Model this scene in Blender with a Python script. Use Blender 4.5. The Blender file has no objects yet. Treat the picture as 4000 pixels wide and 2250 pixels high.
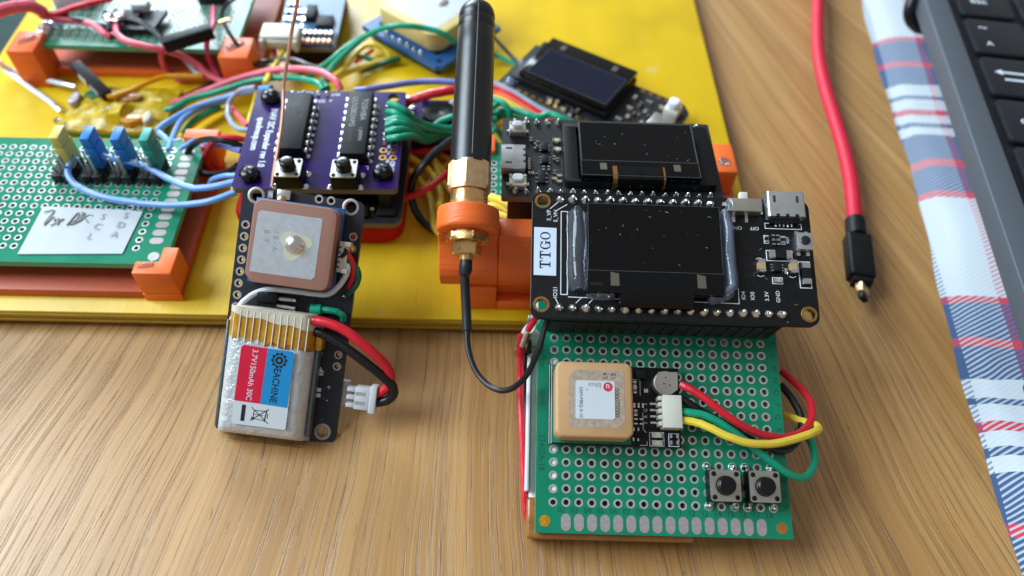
import bpy, bmesh, math, random
from mathutils import Vector, Matrix, geometry
random.seed(7)
S = bpy.context.scene
COL = S.collection
# 1 Blender unit = 1 mm (the objects are a few centimetres across)
S.unit_settings.system = 'METRIC'
S.unit_settings.scale_length = 0.001
S.unit_settings.length_unit = 'MILLIMETERS'

# ---------------------------------------------------------------- camera
cd = bpy.data.cameras.new('camera')
cam = bpy.data.objects.new('camera', cd)
COL.objects.link(cam)
cam.matrix_world = Matrix(((0.999387, -0.021148, -0.027912, 0.0), (0.0, 0.797051, -0.603912, 0.0), (0.035019, 0.603542, 0.796562, 155.0), (0, 0, 0, 1)))
cd.sensor_fit = 'HORIZONTAL'
cd.sensor_width = 8000.0          # phone sensor 8 mm wide, lens 6 mm, written in micrometres (unit = mm)
cd.lens = 6000.0
cd.clip_start = 2.0
cd.clip_end = 6000.0
cd.dof.use_dof = True
cd.dof.focus_distance = 156.0
cd.dof.aperture_fstop = 2.5
cd.dof.aperture_blades = 0
S.camera = cam

# ---------------------------------------------------------------- light
w = bpy.data.worlds.new('World')
S.world = w
w.use_nodes = True
bg = w.node_tree.nodes['Background']
bg.inputs[0].default_value = (0.95, 0.93, 0.90, 1)
bg.inputs[1].default_value = 0.29


def area(name, loc, target, sx, sy, power, color):
    l = bpy.data.lights.new(name, 'AREA')
    l.shape = 'RECTANGLE'
    l.size, l.size_y = sx, sy
    l.energy = power
    l.color = color
    o = bpy.data.objects.new(name, l)
    COL.objects.link(o)
    o.location = loc
    o.rotation_euler = (Vector(target) - Vector(loc)).to_track_quat('-Z', 'Y').to_euler()
    return o


# overcast daylight: a large window on the left and a smaller, lower one beyond the table
area('window_light_left', (-800, 190, 720), (10, 105, 0), 620, 640, 1.7e7, (0.72, 0.88, 1.0))
area('window_light_far', (-370, 980, 420), (-10, 110, 0), 480, 320, 1.05e7, (0.74, 0.89, 1.0))

S.render.engine = 'CYCLES'
S.cycles.use_denoising = True
S.cycles.max_bounces = 8
S.view_settings.view_transform = 'Standard'
S.view_settings.look = 'None'
S.view_settings.exposure = 0.18
S.view_settings.gamma = 1.0
S.view_settings.use_curve_mapping = False

# ---------------------------------------------------------------- materials
MAT = {}


def lin(c):
    return tuple(((x / 255) / 12.92 if x / 255 <= 0.04045 else ((x / 255 + 0.055) / 1.055) ** 2.4) for x in c)


def mat(name, rgb, rough=0.45, metal=0.0, var=0.06, vscale=0.35, bump=0.0, bscale=2.0, dust=0.0, coat=0.0,
        trans=0.0, ior=1.45, alpha=1.0, spec=0.5, rvar=0.1, sss=0.0, dscale=1.6, stretch=None):
    m = bpy.data.materials.new(name)
    m.use_nodes = True
    nt = m.node_tree
    N, L = nt.nodes, nt.links
    b = N['Principled BSDF']
    c = lin(rgb)
    tc = N.new('ShaderNodeTexCoord')
    src = tc.outputs['Object']
    if stretch:
        mp = N.new('ShaderNodeMapping')
        mp.inputs['Scale'].default_value = stretch
        L.new(src, mp.inputs[0])
        src = mp.outputs[0]
    n1 = N.new('ShaderNodeTexNoise')
    n1.inputs['Scale'].default_value = vscale
    n1.inputs['Detail'].default_value = 5
    L.new(src, n1.inputs['Vector'])
    mx = N.new('ShaderNodeMix')
    mx.data_type = 'RGBA'
    mx.inputs[6].default_value = (*[max(0, x * (1 - 2.2 * var)) for x in c], 1)
    mx.inputs[7].default_value = (*[min(1, x * (1 + 2.2 * var)) for x in c], 1)
    L.new(n1.outputs['Fac'], mx.inputs[0])
    out = mx.outputs[2]
    if dust > 0:
        n2 = N.new('ShaderNodeTexNoise')
        n2.inputs['Scale'].default_value = dscale
        n2.inputs['Detail'].default_value = 6
        n2.inputs['Roughness'].default_value = 0.75
        L.new(src, n2.inputs['Vector'])
        r = N.new('ShaderNodeValToRGB')
        r.color_ramp.elements[0].position = 0.56
        r.color_ramp.elements[0].color = (0, 0, 0, 1)
        r.color_ramp.elements[1].position = 0.80
        r.color_ramp.elements[1].color = (dust, dust, dust, 1)
        L.new(n2.outputs['Fac'], r.inputs[0])
        m2 = N.new('ShaderNodeMix')
        m2.data_type = 'RGBA'
        m2.inputs[7].default_value = (0.55, 0.56, 0.58, 1)
        L.new(r.outputs[0], m2.inputs[0])
        L.new(out, m2.inputs[6])
        out = m2.outputs[2]
    L.new(out, b.inputs['Base Color'])
    mr = N.new('ShaderNodeMapRange')
    mr.inputs[3].default_value = max(0.02, rough - rvar)
    mr.inputs[4].default_value = min(1, rough + rvar)
    L.new(n1.outputs['Fac'], mr.inputs[0])
    L.new(mr.outputs[0], b.inputs['Roughness'])
    b.inputs['Metallic'].default_value = metal
    b.inputs['Specular IOR Level'].default_value = spec
    b.inputs['Coat Weight'].default_value = coat
    b.inputs['Coat Roughness'].default_value = 0.12
    b.inputs['Transmission Weight'].default_value = trans
    b.inputs['IOR'].default_value = ior
    b.inputs['Alpha'].default_value = alpha
    if sss:
        b.inputs['Subsurface Weight'].default_value = sss
        b.inputs['Subsurface Radius'].default_value = (1.2, 0.8, 0.5)
        b.inputs['Subsurface Scale'].default_value = 1.0
    if bump > 0:
        n3 = N.new('ShaderNodeTexNoise')
        n3.inputs['Scale'].default_value = bscale
        n3.inputs['Detail'].default_value = 4
        L.new(src, n3.inputs['Vector'])
        bp = N.new('ShaderNodeBump')
        bp.inputs['Strength'].default_value = 0.6
        bp.inputs['Distance'].default_value = bump
        L.new(n3.outputs['Fac'], bp.inputs['Height'])
        L.new(bp.outputs[0], b.inputs['Normal'])
    MAT[name] = m
    return m


mat('pcb_green', (12, 122, 90), 0.28, var=0.10, vscale=0.12, dust=0.03, spec=0.4, rvar=0.05)
mat('pcb_green_edge', (96, 158, 120), 0.55)
mat('pcb_green_back', (14, 120, 90), 0.30, var=0.08, vscale=0.12)
mat('pcb_black', (8, 8, 9), 0.45, var=0.1, dust=0.10, dscale=2.2, spec=0.4)
mat('pcb_black_dusty', (22, 23, 27), 0.5, var=0.1, dust=0.45, dscale=2.6)
mat('pcb_dark_edge', (60, 52, 42), 0.6)
mat('pcb_pale_edge', (112, 104, 92), 0.6)
mat('pcb_purple', (42, 17, 88), 0.20, var=0.12, vscale=0.15, dust=0.02, spec=0.4, rvar=0.04)
mat('pcb_navy', (24, 28, 40), 0.42, dust=0.22, dscale=2.4)
mat('pcb_blue', (38, 88, 142), 0.40, dust=0.2)
mat('pcb_blue_busy', (74, 104, 140), 0.4, var=0.25, vscale=1.0, dust=0.4, dscale=1.0)
mat('tin', (218, 218, 216), 0.34, 0.8, bump=0.05, bscale=3, rvar=0.14)
mat('tin_pad', (172, 162, 160), 0.5, 0.5, var=0.1, vscale=1.2)
mat('solder', (226, 226, 228), 0.22, 1.0, bump=0.12, bscale=2.5, rvar=0.12)
mat('steel', (190, 186, 178), 0.36, 0.9, var=0.08, bump=0.02, bscale=6)
mat('steel_bright', (206, 208, 210), 0.28, 0.85, bump=0.02, bscale=4)
mat('gold', (196, 152, 92), 0.30, 1.0, var=0.1, vscale=0.8)
mat('brass', (222, 182, 122), 0.26, 0.9, var=0.1, vscale=0.5, bump=0.03, bscale=3, rvar=0.12)
mat('brass_dull', (214, 180, 140), 0.42, 0.75, var=0.12, vscale=0.8, bump=0.04, bscale=3)
mat('copper', (232, 178, 150), 0.36, 0.9, bump=0.03, bscale=1.5)
mat('white_print', (222, 228, 232), 0.5, var=0.03)
mat('grey_print', (150, 152, 154), 0.5)
mat('dark_print', (22, 24, 28), 0.5)
mat('dim_print', (16, 82, 56), 0.5)
mat('faint_mark', (140, 142, 144), 0.5)
mat('paper', (188, 192, 196), 0.75, var=0.03, vscale=0.3, bump=0.05, bscale=1)
mat('pencil', (146, 148, 146), 0.7, var=0.2, vscale=2)
mat('label_white', (200, 204, 208), 0.42, var=0.02)
mat('sticker', (200, 212, 230), 0.5, var=0.04)
mat('label_red', (206, 22, 58), 0.35, var=0.04)
mat('label_blue', (22, 132, 190), 0.35, var=0.04)
mat('logo_red', (206, 48, 74), 0.4)
mat('orange_print', (242, 108, 42), 0.44, var=0.10, bump=0.22, bscale=1.0, sss=0.1, stretch=(0.15, 0.15, 3.2), dust=0.05)
mat('orange_flat', (196, 90, 58), 0.45, var=0.08, bump=0.05, bscale=1.6, sss=0.1, stretch=(1, 3, 1))
mat('orange_ring', (244, 108, 38), 0.42, var=0.10, bump=0.28, bscale=1.0, sss=0.1, stretch=(0.12, 3.0, 0.12), dust=0.05)
mat('red_plastic', (178, 4, 16), 0.45, var=0.06, spec=0.2)
mat('black_plastic', (12, 12, 13), 0.5, var=0.1, dust=0.05, spec=0.25)
mat('black_gloss', (10, 10, 11), 0.22, var=0.05)
mat('chip_black', (22, 22, 25), 0.55, var=0.06, dust=0.06, bump=0.03, bscale=8, spec=0.25)
mat('header_black', (15, 15, 16), 0.5, var=0.1)
mat('rubber_black', (12, 13, 17), 0.32, var=0.06, bump=0.05, bscale=6.0, dust=0.03, rvar=0.05, spec=0.8)
mat('sleeve_black', (24, 25, 29), 0.50, var=0.08, bump=0.04, bscale=3)
mat('beige_plastic', (206, 204, 190), 0.42, var=0.03, sss=0.15)
mat('white_plastic', (198, 200, 204), 0.35, var=0.03, sss=0.2)
mat('white_key', (226, 230, 238), 0.3, var=0.02, sss=0.2)
mat('ceramic_brown', (150, 106, 90), 0.62, var=0.04, bump=0.02, bscale=5)
mat('ceramic_tan', (190, 148, 104), 0.5, var=0.04, bump=0.02, bscale=5)
mat('ceramic_cream', (208, 186, 120), 0.55, var=0.04)
mat('silver_patch', (176, 178, 182), 0.5, 0.35, var=0.06, vscale=0.8, bump=0.02, bscale=3)
mat('silver_patch_worn', (170, 152, 134), 0.62, 0.2, var=0.2, vscale=1.2, bump=0.05, bscale=3)
mat('flux', (196, 190, 166), 0.4, var=0.08, vscale=0.5)
mat('foil', (204, 208, 210), 0.22, 0.35, var=0.08, vscale=0.5, bump=0.55, bscale=1.0, rvar=0.10, spec=0.9)
mat('foil_edge', (110, 120, 124), 0.4, 0.6, var=0.1, bump=0.2, bscale=1)
mat('masking_tape', (196, 186, 166), 0.5, var=0.08, bump=0.2, bscale=1.0)
mat('kapton', (206, 144, 26), 0.22, var=0.22, vscale=0.6, bump=0.3, bscale=0.9, coat=0.3, trans=0.25)
mat('kapton_brown', (150, 96, 40), 0.3, var=0.2, vscale=0.4, bump=0.2, bscale=0.8, coat=0.4)
mat('kapton_module', (190, 158, 14), 0.28, var=0.34, vscale=0.4, bump=0.35, bscale=0.6, spec=0.6)
mat('fibre', (226, 222, 210), 0.35, var=0.05)
mat('glue', (222, 230, 244), 0.06, var=0.02, trans=0.96, bump=0.3, bscale=0.35, ior=1.42, spec=0.9, rvar=0.03)
mat('edge_dust', (84, 86, 88), 0.6, var=0.3, vscale=3)
mat('glue_milky', (176, 188, 212), 0.12, var=0.05, trans=0.75, bump=0.3, bscale=0.4, spec=0.8, rvar=0.05)
mat('clear_sleeve', (240, 238, 236), 0.08, trans=1.0, ior=1.06, bump=0.06, bscale=1.2, rvar=0.04, spec=0.8)
mat('oled_glass', (8, 8, 10), 0.08, var=0.02, coat=0.0, spec=0.35, dust=0.03, dscale=4)
mat('oled_active', (10, 10, 11), 0.12, var=0.02, spec=0.3)
mat('oled_active_blue', (20, 26, 42), 0.15, var=0.02, spec=0.35)
mat('oled_tab', (86, 80, 66), 0.5)
mat('flex_black', (9, 9, 10), 0.3, var=0.05, spec=0.3)
mat('flex_amber', (112, 74, 28), 0.3, var=0.1, coat=0.4)
mat('capacitor_tan', (168, 146, 108), 0.45, var=0.05)
mat('led_clear', (206, 204, 176), 0.25, sss=0.2)
mat('wire_red', (204, 28, 44), 0.36, var=0.04, sss=0.08)
mat('wire_pink', (222, 92, 110), 0.38, var=0.04, sss=0.1)
mat('wire_magenta', (206, 62, 104), 0.38, var=0.04, sss=0.1)
mat('wire_black', (17, 17, 20), 0.34, var=0.08)
mat('wire_green', (8, 148, 112), 0.36, var=0.05, sss=0.08)
mat('wire_dark_green', (10, 92, 62), 0.36, var=0.05)
mat('wire_yellow', (228, 200, 66), 0.38, var=0.05, sss=0.1)
mat('wire_amber', (226, 158, 10), 0.35, var=0.05, sss=0.08)
mat('wire_blue', (108, 154, 216), 0.36, var=0.04, sss=0.1)
mat('wire_violet', (112, 122, 190), 0.36, var=0.04)
mat('wire_white', (214, 218, 224), 0.36, var=0.03, sss=0.1)
mat('wire_grey', (150, 160, 176), 0.36, var=0.04)
mat('wire_orange', (226, 104, 62), 0.36, var=0.04)
mat('jumper_yellow', (206, 192, 96), 0.42, var=0.04)
mat('jumper_blue', (18, 112, 190), 0.42, var=0.04)
mat('jumper_green', (46, 150, 136), 0.42, var=0.04)
mat('usb_red', (196, 20, 50), 0.55, var=0.04, bump=0.12, bscale=3.0)
mat('laptop_grey', (84, 90, 98), 0.5, 0.2, var=0.02, bump=0.01, bscale=12)
mat('laptop_well', (24, 26, 30), 0.5)
mat('key_black', (24, 27, 33), 0.45, var=0.04)
mat('key_legend', (210, 218, 228), 0.5)
mat('dark_green_felt', (8, 46, 44), 0.8, var=0.06)
mat('foam_white', (222, 226, 230), 0.6)


def yellow_ply():
    m = mat('yellow_paint', (222, 181, 16), 0.40, var=0.07, vscale=0.05, bump=0.09, bscale=1.0, stretch=(1.8, 0.16, 1), rvar=0.08)
    N, L = m.node_tree.nodes, m.node_tree.links
    b = N['Principled BSDF']
    src = b.inputs['Base Color'].links[0].from_socket
    tc = N.new('ShaderNodeTexCoord')
    # handling marks: smudges, a few chalky glue stains and fine scratches along the grain
    for sc, lo, hi, col, amt, st in ((0.045, 0.50, 0.72, (150, 122, 18), 0.30, (1, 1, 1)), (0.11, 0.70, 0.76, (206, 192, 130), 0.55, (1, 1, 1)), (1.0, 0.66, 0.72, (176, 146, 20), 0.45, (1.4, 0.06, 1))):
        mp = N.new('ShaderNodeMapping')
        mp.inputs['Scale'].default_value = st
        L.new(tc.outputs['Object'], mp.inputs[0])
        n = N.new('ShaderNodeTexNoise')
        n.inputs['Scale'].default_value = sc
        n.inputs['Detail'].default_value = 5
        L.new(mp.outputs[0], n.inputs['Vector'])
        r = N.new('ShaderNodeMapRange')
        r.inputs[1].default_value, r.inputs[2].default_value = lo, hi
        r.inputs[4].default_value = amt
        L.new(n.outputs['Fac'], r.inputs[0])
        x = N.new('ShaderNodeMix')
        x.data_type = 'RGBA'
        x.inputs[7].default_value = (*lin(col), 1)
        L.new(r.outputs[0], x.inputs[0])
        L.new(src, x.inputs[6])
        src = x.outputs[2]
    L.new(src, b.inputs['Base Color'])
    e = mat('ply_edge', (176, 140, 34), 0.6, var=0.22, vscale=0.5, bump=0.3, bscale=1.0, stretch=(0.15, 1, 3.5))
    return m, e


yellow_ply()


def oak():
    m = bpy.data.materials.new('oak')
    m.use_nodes = True
    N, L = m.node_tree.nodes, m.node_tree.links
    b = N['Principled BSDF']
    tc = N.new('ShaderNodeTexCoord')
    sp = N.new('ShaderNodeSeparateXYZ')
    L.new(tc.outputs['Object'], sp.inputs[0])

    def math_(op, a, bb=None):
        n = N.new('ShaderNodeMath')
        n.operation = op
        for i, x in enumerate((a, bb)):
            if x is None:
                continue
            if isinstance(x, (int, float)):
                n.inputs[i].default_value = x
            else:
                L.new(x, n.inputs[i])
        return n.outputs[0]
    # the grain of this plank runs away from the viewer and draws together towards the far side
    den = math_('SUBTRACT', 520.0, sp.outputs[1])
    gx = math_('MULTIPLY', math_('DIVIDE', sp.outputs[0], den), 430.0)
    # slow sideways wander of the grain
    wn = N.new('ShaderNodeTexNoise')
    wn.inputs['Scale'].default_value = 0.012
    wn.inputs['Detail'].default_value = 2
    L.new(tc.outputs['Object'], wn.inputs['Vector'])
    gx = math_('ADD', gx, math_('MULTIPLY', math_('SUBTRACT', wn.outputs['Fac'], 0.5), 9.0))

    def streak(sx, sy, detail=4, rough=0.55, seed=0.0):
        cb = N.new('ShaderNodeCombineXYZ')
        L.new(math_('MULTIPLY', gx, sx), cb.inputs[0])
        L.new(math_('MULTIPLY', sp.outputs[1], sy), cb.inputs[1])
        cb.inputs[2].default_value = seed
        n = N.new('ShaderNodeTexNoise')
        n.inputs['Scale'].default_value = 1.0
        n.inputs['Detail'].default_value = detail
        n.inputs['Roughness'].default_value = rough
        L.new(cb.outputs[0], n.inputs['Vector'])
        return n.outputs['Fac']

    def ramp(fac, stops):
        r = N.new('ShaderNodeValToRGB')
        el = r.color_ramp.elements
        while len(el) < len(stops):
            el.new(0.5)
        for e, (p, c) in zip(el, stops):
            e.position = p
            e.color = (*c, 1)
        L.new(fac, r.inputs[0])
        return r.outputs[0]

    def mixc(fac, a, bb, mode='MIX'):
        n = N.new('ShaderNodeMix')
        n.data_type = 'RGBA'
        n.blend_type = mode
        for i, x in ((0, fac), (6, a), (7, bb)):
            if isinstance(x, (int, float)):
                n.inputs[i].default_value = x
            elif isinstance(x, tuple):
                n.inputs[i].default_value = (*x, 1)
            else:
                L.new(x, n.inputs[i])
        return n.outputs[2]
    broad = streak(0.085, 0.005, 3, 0.5)
    base = ramp(broad, [(0.28, lin((156, 110, 58))), (0.48, lin((174, 128, 72))), (0.72, lin((190, 146, 90)))])
    mid = streak(0.42, 0.008, 4, 0.6, 3.1)
    base = mixc(ramp(mid, [(0.44, (0, 0, 0)), (0.66, (0.32, 0.32, 0.32))]), base, lin((124, 82, 36)))
    fine = streak(3.6, 0.03, 5, 0.65, 7.7)
    base = mixc(ramp(fine, [(0.40, (0, 0, 0)), (0.75, (0.26, 0.26, 0.26))]), base, lin((212, 170, 116)))
    lines = streak(1.25, 0.0055, 4, 0.62, 12.3)
    gap = streak(2.6, 0.085, 3, 0.6, 20.0)
    pf = math_('MULTIPLY', ramp(lines, [(0.535, (0, 0, 0)), (0.565, (1, 1, 1)), (0.60, (1, 1, 1)), (0.625, (0.1, 0.1, 0.1))]), ramp(gap, [(0.40, (0.12, 0.12, 0.12)), (0.56, (0.5, 0.5, 0.5))]))
    base = mixc(pf, base, lin((86, 56, 28)))
    lines2 = streak(2.3, 0.010, 3, 0.6, 27.0)
    base = mixc(ramp(lines2, [(0.57, (0, 0, 0)), (0.60, (0.2, 0.2, 0.2))]), base, lin((104, 70, 36)))
    pore2 = streak(2.2, 0.08, 3, 0.55, 33.0)
    pf2 = ramp(pore2, [(0.675, (0, 0, 0)), (0.70, (0.8, 0.8, 0.8))])
    base = mixc(pf2, base, lin((76, 48, 26)))
    hair = streak(4.5, 0.012, 3, 0.6, 51.0)
    base = mixc(ramp(hair, [(0.56, (0, 0, 0)), (0.70, (0.28, 0.28, 0.28))]), base, lin((106, 72, 38)))
    L.new(base, b.inputs['Base Color'])
    b.inputs['Roughness'].default_value = 0.36
    b.inputs['Specular IOR Level'].default_value = 0.7
    h = math_('ADD', math_('MULTIPLY', pf, -1.0), math_('MULTIPLY', fine, 0.18))
    h = math_('ADD', h, math_('MULTIPLY', pf2, -0.8))
    bp = N.new('ShaderNodeBump')
    bp.inputs['Strength'].default_value = 0.55
    bp.inputs['Distance'].default_value = 0.12
    L.new(h, bp.inputs['Height'])
    L.new(bp.outputs[0], b.inputs['Normal'])
    MAT['oak'] = m
    return m


oak()


# ---------------------------------------------------------------- geometry
def unit_basis(d):
    d = Vector(d).normalized()
    up = Vector((0, 0, 1)) if abs(d.z) < 0.9 else Vector((1, 0, 0))
    a = d.cross(up).normalized()
    return a, a.cross(d).normalized(), d


def spline(pts, sub=6):
    P = [Vector(p) for p in pts]
    if len(P) < 3:
        return P
    Q = [P[0] * 2 - P[1]] + P + [P[-1] * 2 - P[-2]]
    out = []
    for i in range(1, len(Q) - 2):
        p0, p1, p2, p3 = Q[i - 1:i + 3]
        d1 = max((p2 - p1).length, 1e-6)
        d0 = max((p1 - p0).length, 1e-6)
        d2 = max((p3 - p2).length, 1e-6)
        m1 = ((p1 - p0) / d0 - (p2 - p0) / (d0 + d1) + (p2 - p1) / d1) * d1
        m2 = ((p2 - p1) / d1 - (p3 - p1) / (d1 + d2) + (p3 - p2) / d2) * d1
        for k in range(sub):
            t = k / sub
            a, b2 = t * t, t * t * t
            out.append(p1 * (2 * b2 - 3 * a + 1) + m1 * (b2 - 2 * a + t) + p2 * (-2 * b2 + 3 * a) + m2 * (b2 - a))
    out.append(P[-1])
    return out


def rrect(x0, x1, y0, y1, r=0.5, n=4):
    pts = []
    for cx, cy, a0 in ((x1 - r, y1 - r, 0), (x0 + r, y1 - r, 90), (x0 + r, y0 + r, 180), (x1 - r, y0 + r, 270)):
        for k in range(n + 1):
            a = math.radians(a0 + 90 * k / n)
            pts.append((cx + r * math.cos(a), cy + r * math.sin(a)))
    return pts


def circle(cx, cy, r, n=16, a0=0.0):
    return [(cx + r * math.cos(a0 + 2 * math.pi * k / n), cy + r * math.sin(a0 + 2 * math.pi * k / n)) for k in range(n)]


class Ge:
    def __init__(s):
        s.v, s.f, s.m = [], [], []

    def add(s, vs, fs, mi=0):
        o = len(s.v)
        s.v += [tuple(v) for v in vs]
        s.f += [tuple(i + o for i in f) for f in fs]
        s.m += ([mi] * len(fs)) if isinstance(mi, int) else list(mi)
        return s

    def box(s, x0, x1, y0, y1, z0, z1, mi=0):
        return s.add([(x0, y0, z0), (x1, y0, z0), (x1, y1, z0), (x0, y1, z0), (x0, y0, z1), (x1, y0, z1), (x1, y1, z1), (x0, y1, z1)],
                     [(0, 3, 2, 1), (4, 5, 6, 7), (0, 1, 5, 4), (1, 2, 6, 5), (2, 3, 7, 6), (3, 0, 4, 7)], mi)

    def obox(s, p0, p1, wdt, hgt, mi=0, up=(0, 0, 1)):      # a bar from p0 to p1
        p0, p1 = Vector(p0), Vector(p1)
        d = (p1 - p0).normalized()
        a = d.cross(Vector(up)).normalized() * wdt / 2
        b = a.cross(d).normalized() * hgt / 2
        vs = [p0 - a - b, p0 + a - b, p0 + a + b, p0 - a + b, p1 - a - b, p1 + a - b, p1 + a + b, p1 - a + b]
        return s.add(vs, [(0, 1, 2, 3), (7, 6, 5, 4), (0, 4, 5, 1), (1, 5, 6, 2), (2, 6, 7, 3), (3, 7, 4, 0)], mi)

    def prism(s, poly, z0, z1, mi=0, side=None):
        n = len(poly)
        a = sum(poly[i][0] * poly[(i + 1) % n][1] - poly[(i + 1) % n][0] * poly[i][1] for i in range(n))
        if a < 0:
            poly = poly[::-1]
        vs = [(x, y, z0) for x, y in poly] + [(x, y, z1) for x, y in poly]
        fs = [tuple(range(n - 1, -1, -1)), tuple(range(n, 2 * n))] + [(i, (i + 1) % n, n + (i + 1) % n, n + i) for i in range(n)]
        return s.add(vs, fs, [mi, mi] + [mi if side is None else side] * n)

    def slab(s, outer, holes, z0, z1, mi=0, side=None):
        if side is None:
            side = mi
        loops = [outer] + holes
        flat = [p for l in loops for p in l]
        tri = geometry.tessellate_polygon([[Vector((x, y, 0)) for x, y in l] for l in loops])
        n = len(flat)
        vs = [(x, y, z0) for x, y in flat] + [(x, y, z1) for x, y in flat]
        fs, ms = [], []
        for t in tri:
            a, b, c = (Vector((*flat[i], 0)) for i in t)
            if (b - a).cross(c - a).z < 0:
                t = t[::-1]
            fs += [tuple(i + n for i in t), tuple(t[::-1])]
            ms += [mi, mi]
        o = 0
        for k, l in enumerate(loops):
            ar = sum(l[i][0] * l[(i + 1) % len(l)][1] - l[(i + 1) % len(l)][0] * l[i][1] for i in range(len(l)))
            ccw = (ar > 0) == (k == 0)
            for i in range(len(l)):
                a, b = o + i, o + (i + 1) % len(l)
                fs.append((a, b, b + n, a + n) if ccw else (b, a, a + n, b + n))
                ms.append(side)
            o += len(l)
        return s.add(vs, fs, ms)

    def cyl(s, p0, p1, r0, r1=None, n=14, mi=0, caps=True):
        r1 = r0 if r1 is None else r1
        p0, p1 = Vector(p0), Vector(p1)
        a, b, _ = unit_basis(p1 - p0)
        vs = []
        for p, r in ((p0, r0), (p1, r1)):
            vs += [p + a * r * math.cos(2 * math.pi * k / n) + b * r * math.sin(2 * math.pi * k / n) for k in range(n)]
        fs = [(i, i + n, (i + 1) % n + n, (i + 1) % n) for i in range(n)]
        if caps:
            fs += [tuple(range(n)), tuple(range(2 * n - 1, n - 1, -1))]
        return s.add(vs, fs, mi)

    def tube(s, pts, r, n=9, sub=6, mi=0, taper=None):
        P = spline(pts, sub)
        m = len(P)
        t = [(P[min(i + 1, m - 1)] - P[max(i - 1, 0)]).normalized() for i in range(m)]
        a, b, _ = unit_basis(t[0])
        vs = []
        for i in range(m):
            a = (a - t[i] * a.dot(t[i])).normalized()
            b = t[i].cross(a)
            rr = r if taper is None else r * taper(i / (m - 1))
            vs += [P[i] + a * rr * math.cos(2 * math.pi * k / n) + b * rr * math.sin(2 * math.pi * k / n) for k in range(n)]
        fs = [(i * n + k, i * n + (k + 1) % n, (i + 1) * n + (k + 1) % n, (i + 1) * n + k) for i in range(m - 1) for k in range(n)]
        fs += [tuple(range(n - 1, -1, -1)), tuple(range((m - 1) * n, m * n))]
        return s.add(vs, fs, mi)

    def lathe(s, prof, n=16, c=(0, 0, 0), mi=0, axis=None, rot=0.0):
        # prof: (radius, height) from bottom to top, closed at both ends by caps
        if axis is None:
            a, b, d = Vector((1, 0, 0)), Vector((0, 1, 0)), Vector((0, 0, 1))
        else:
            d = Vector(axis).normalized()
            a, b, d = unit_basis(d)
            b = d.cross(a)
        c = Vector(c)
        vs = []
        for r, h in prof:
            vs += [c + d * h + a * r * math.cos(rot + 2 * math.pi * k / n) + b * r * math.sin(rot + 2 * math.pi * k / n) for k in range(n)]
        m = len(prof)
        fs = [(i * n + k, i * n + (k + 1) % n, (i + 1) * n + (k + 1) % n, (i + 1) * n + k) for i in range(m - 1) for k in range(n)]
        fs += [tuple(range(n - 1, -1, -1)), tuple(range((m - 1) * n, m * n))]
        return s.add(vs, fs, mi)

    def mesh(s, name, mats, bev=0.0, smooth=35, seg=2):
        me = bpy.data.meshes.new(name)
        me.from_pydata(s.v, [], s.f)
        for mm in ([mats] if isinstance(mats, str) else mats):
            me.materials.append(MAT[mm])
        me.polygons.foreach_set('material_index', s.m)
        if bev > 0:
            bm = bmesh.new()
            bm.from_mesh(me)
            ed = [e for e in bm.edges if len(e.link_faces) == 2 and e.calc_face_angle(0) > math.radians(40)]
            bmesh.ops.bevel(bm, geom=ed, offset=bev, segments=seg, profile=0.5, affect='EDGES', clamp_overlap=True)
            bm.to_mesh(me)
            bm.free()
        me.polygons.foreach_set('use_smooth', [True] * len(me.polygons))
        me.set_sharp_from_angle(angle=math.radians(smooth))
        me.update()
        return me

    def ob(s, name, mats, parent=None, bev=0.0, smooth=35, seg=2):
        return link(name, s.mesh(name, mats, bev, smooth, seg), parent)


def link(name, me, parent=None, loc=None, rz=0.0):
    o = bpy.data.objects.new(name, me)
    COL.objects.link(o)
    if parent is not None:
        o.parent = parent
    if loc is not None:
        o.location = loc
    if rz:
        o.rotation_euler = (0, 0, rz)
    return o


def tag(o, label, cat, group=None):
    o['label'] = label
    o['category'] = cat
    if group:
        o['group'] = group
    return o


def thing(name, label, cat, frame=None, group=None):
    o = bpy.data.objects.new(name, None)
    COL.objects.link(o)
    o.empty_display_size = 2
    if frame is not None:
        if len(frame) == 4:
            p, X, Y, Z = frame
            o.matrix_world = Matrix(((X[0], Y[0], Z[0], p[0]), (X[1], Y[1], Z[1], p[1]), (X[2], Y[2], Z[2], p[2]), (0, 0, 0, 1)))
        else:
            o.location = frame
    return tag(o, label, cat, group)


def wire(pts, r, m, label, name='wire', cat='wire', group=None, parent=None, n=9, sub=6):
    P = spline([Vector(p) for p in pts], 3)
    rnd = random.Random(len(label) * 7 + int(P[0].x * 10))
    for k in range(2, len(P) - 2):
        P[k] += Vector((rnd.uniform(-1, 1), rnd.uniform(-1, 1), rnd.uniform(-1, 1))) * 0.05 * r
    sub = 3
    g = Ge()
    if parent is None:
        o0 = P[0].copy()
        g.tube([p - o0 for p in P], r, n, sub)
        o = g.ob(name, m)
        o.location = o0
        return tag(o, label, cat, group)
    g.tube(P, r, n, sub)
    return g.ob(name, m, parent)


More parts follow.
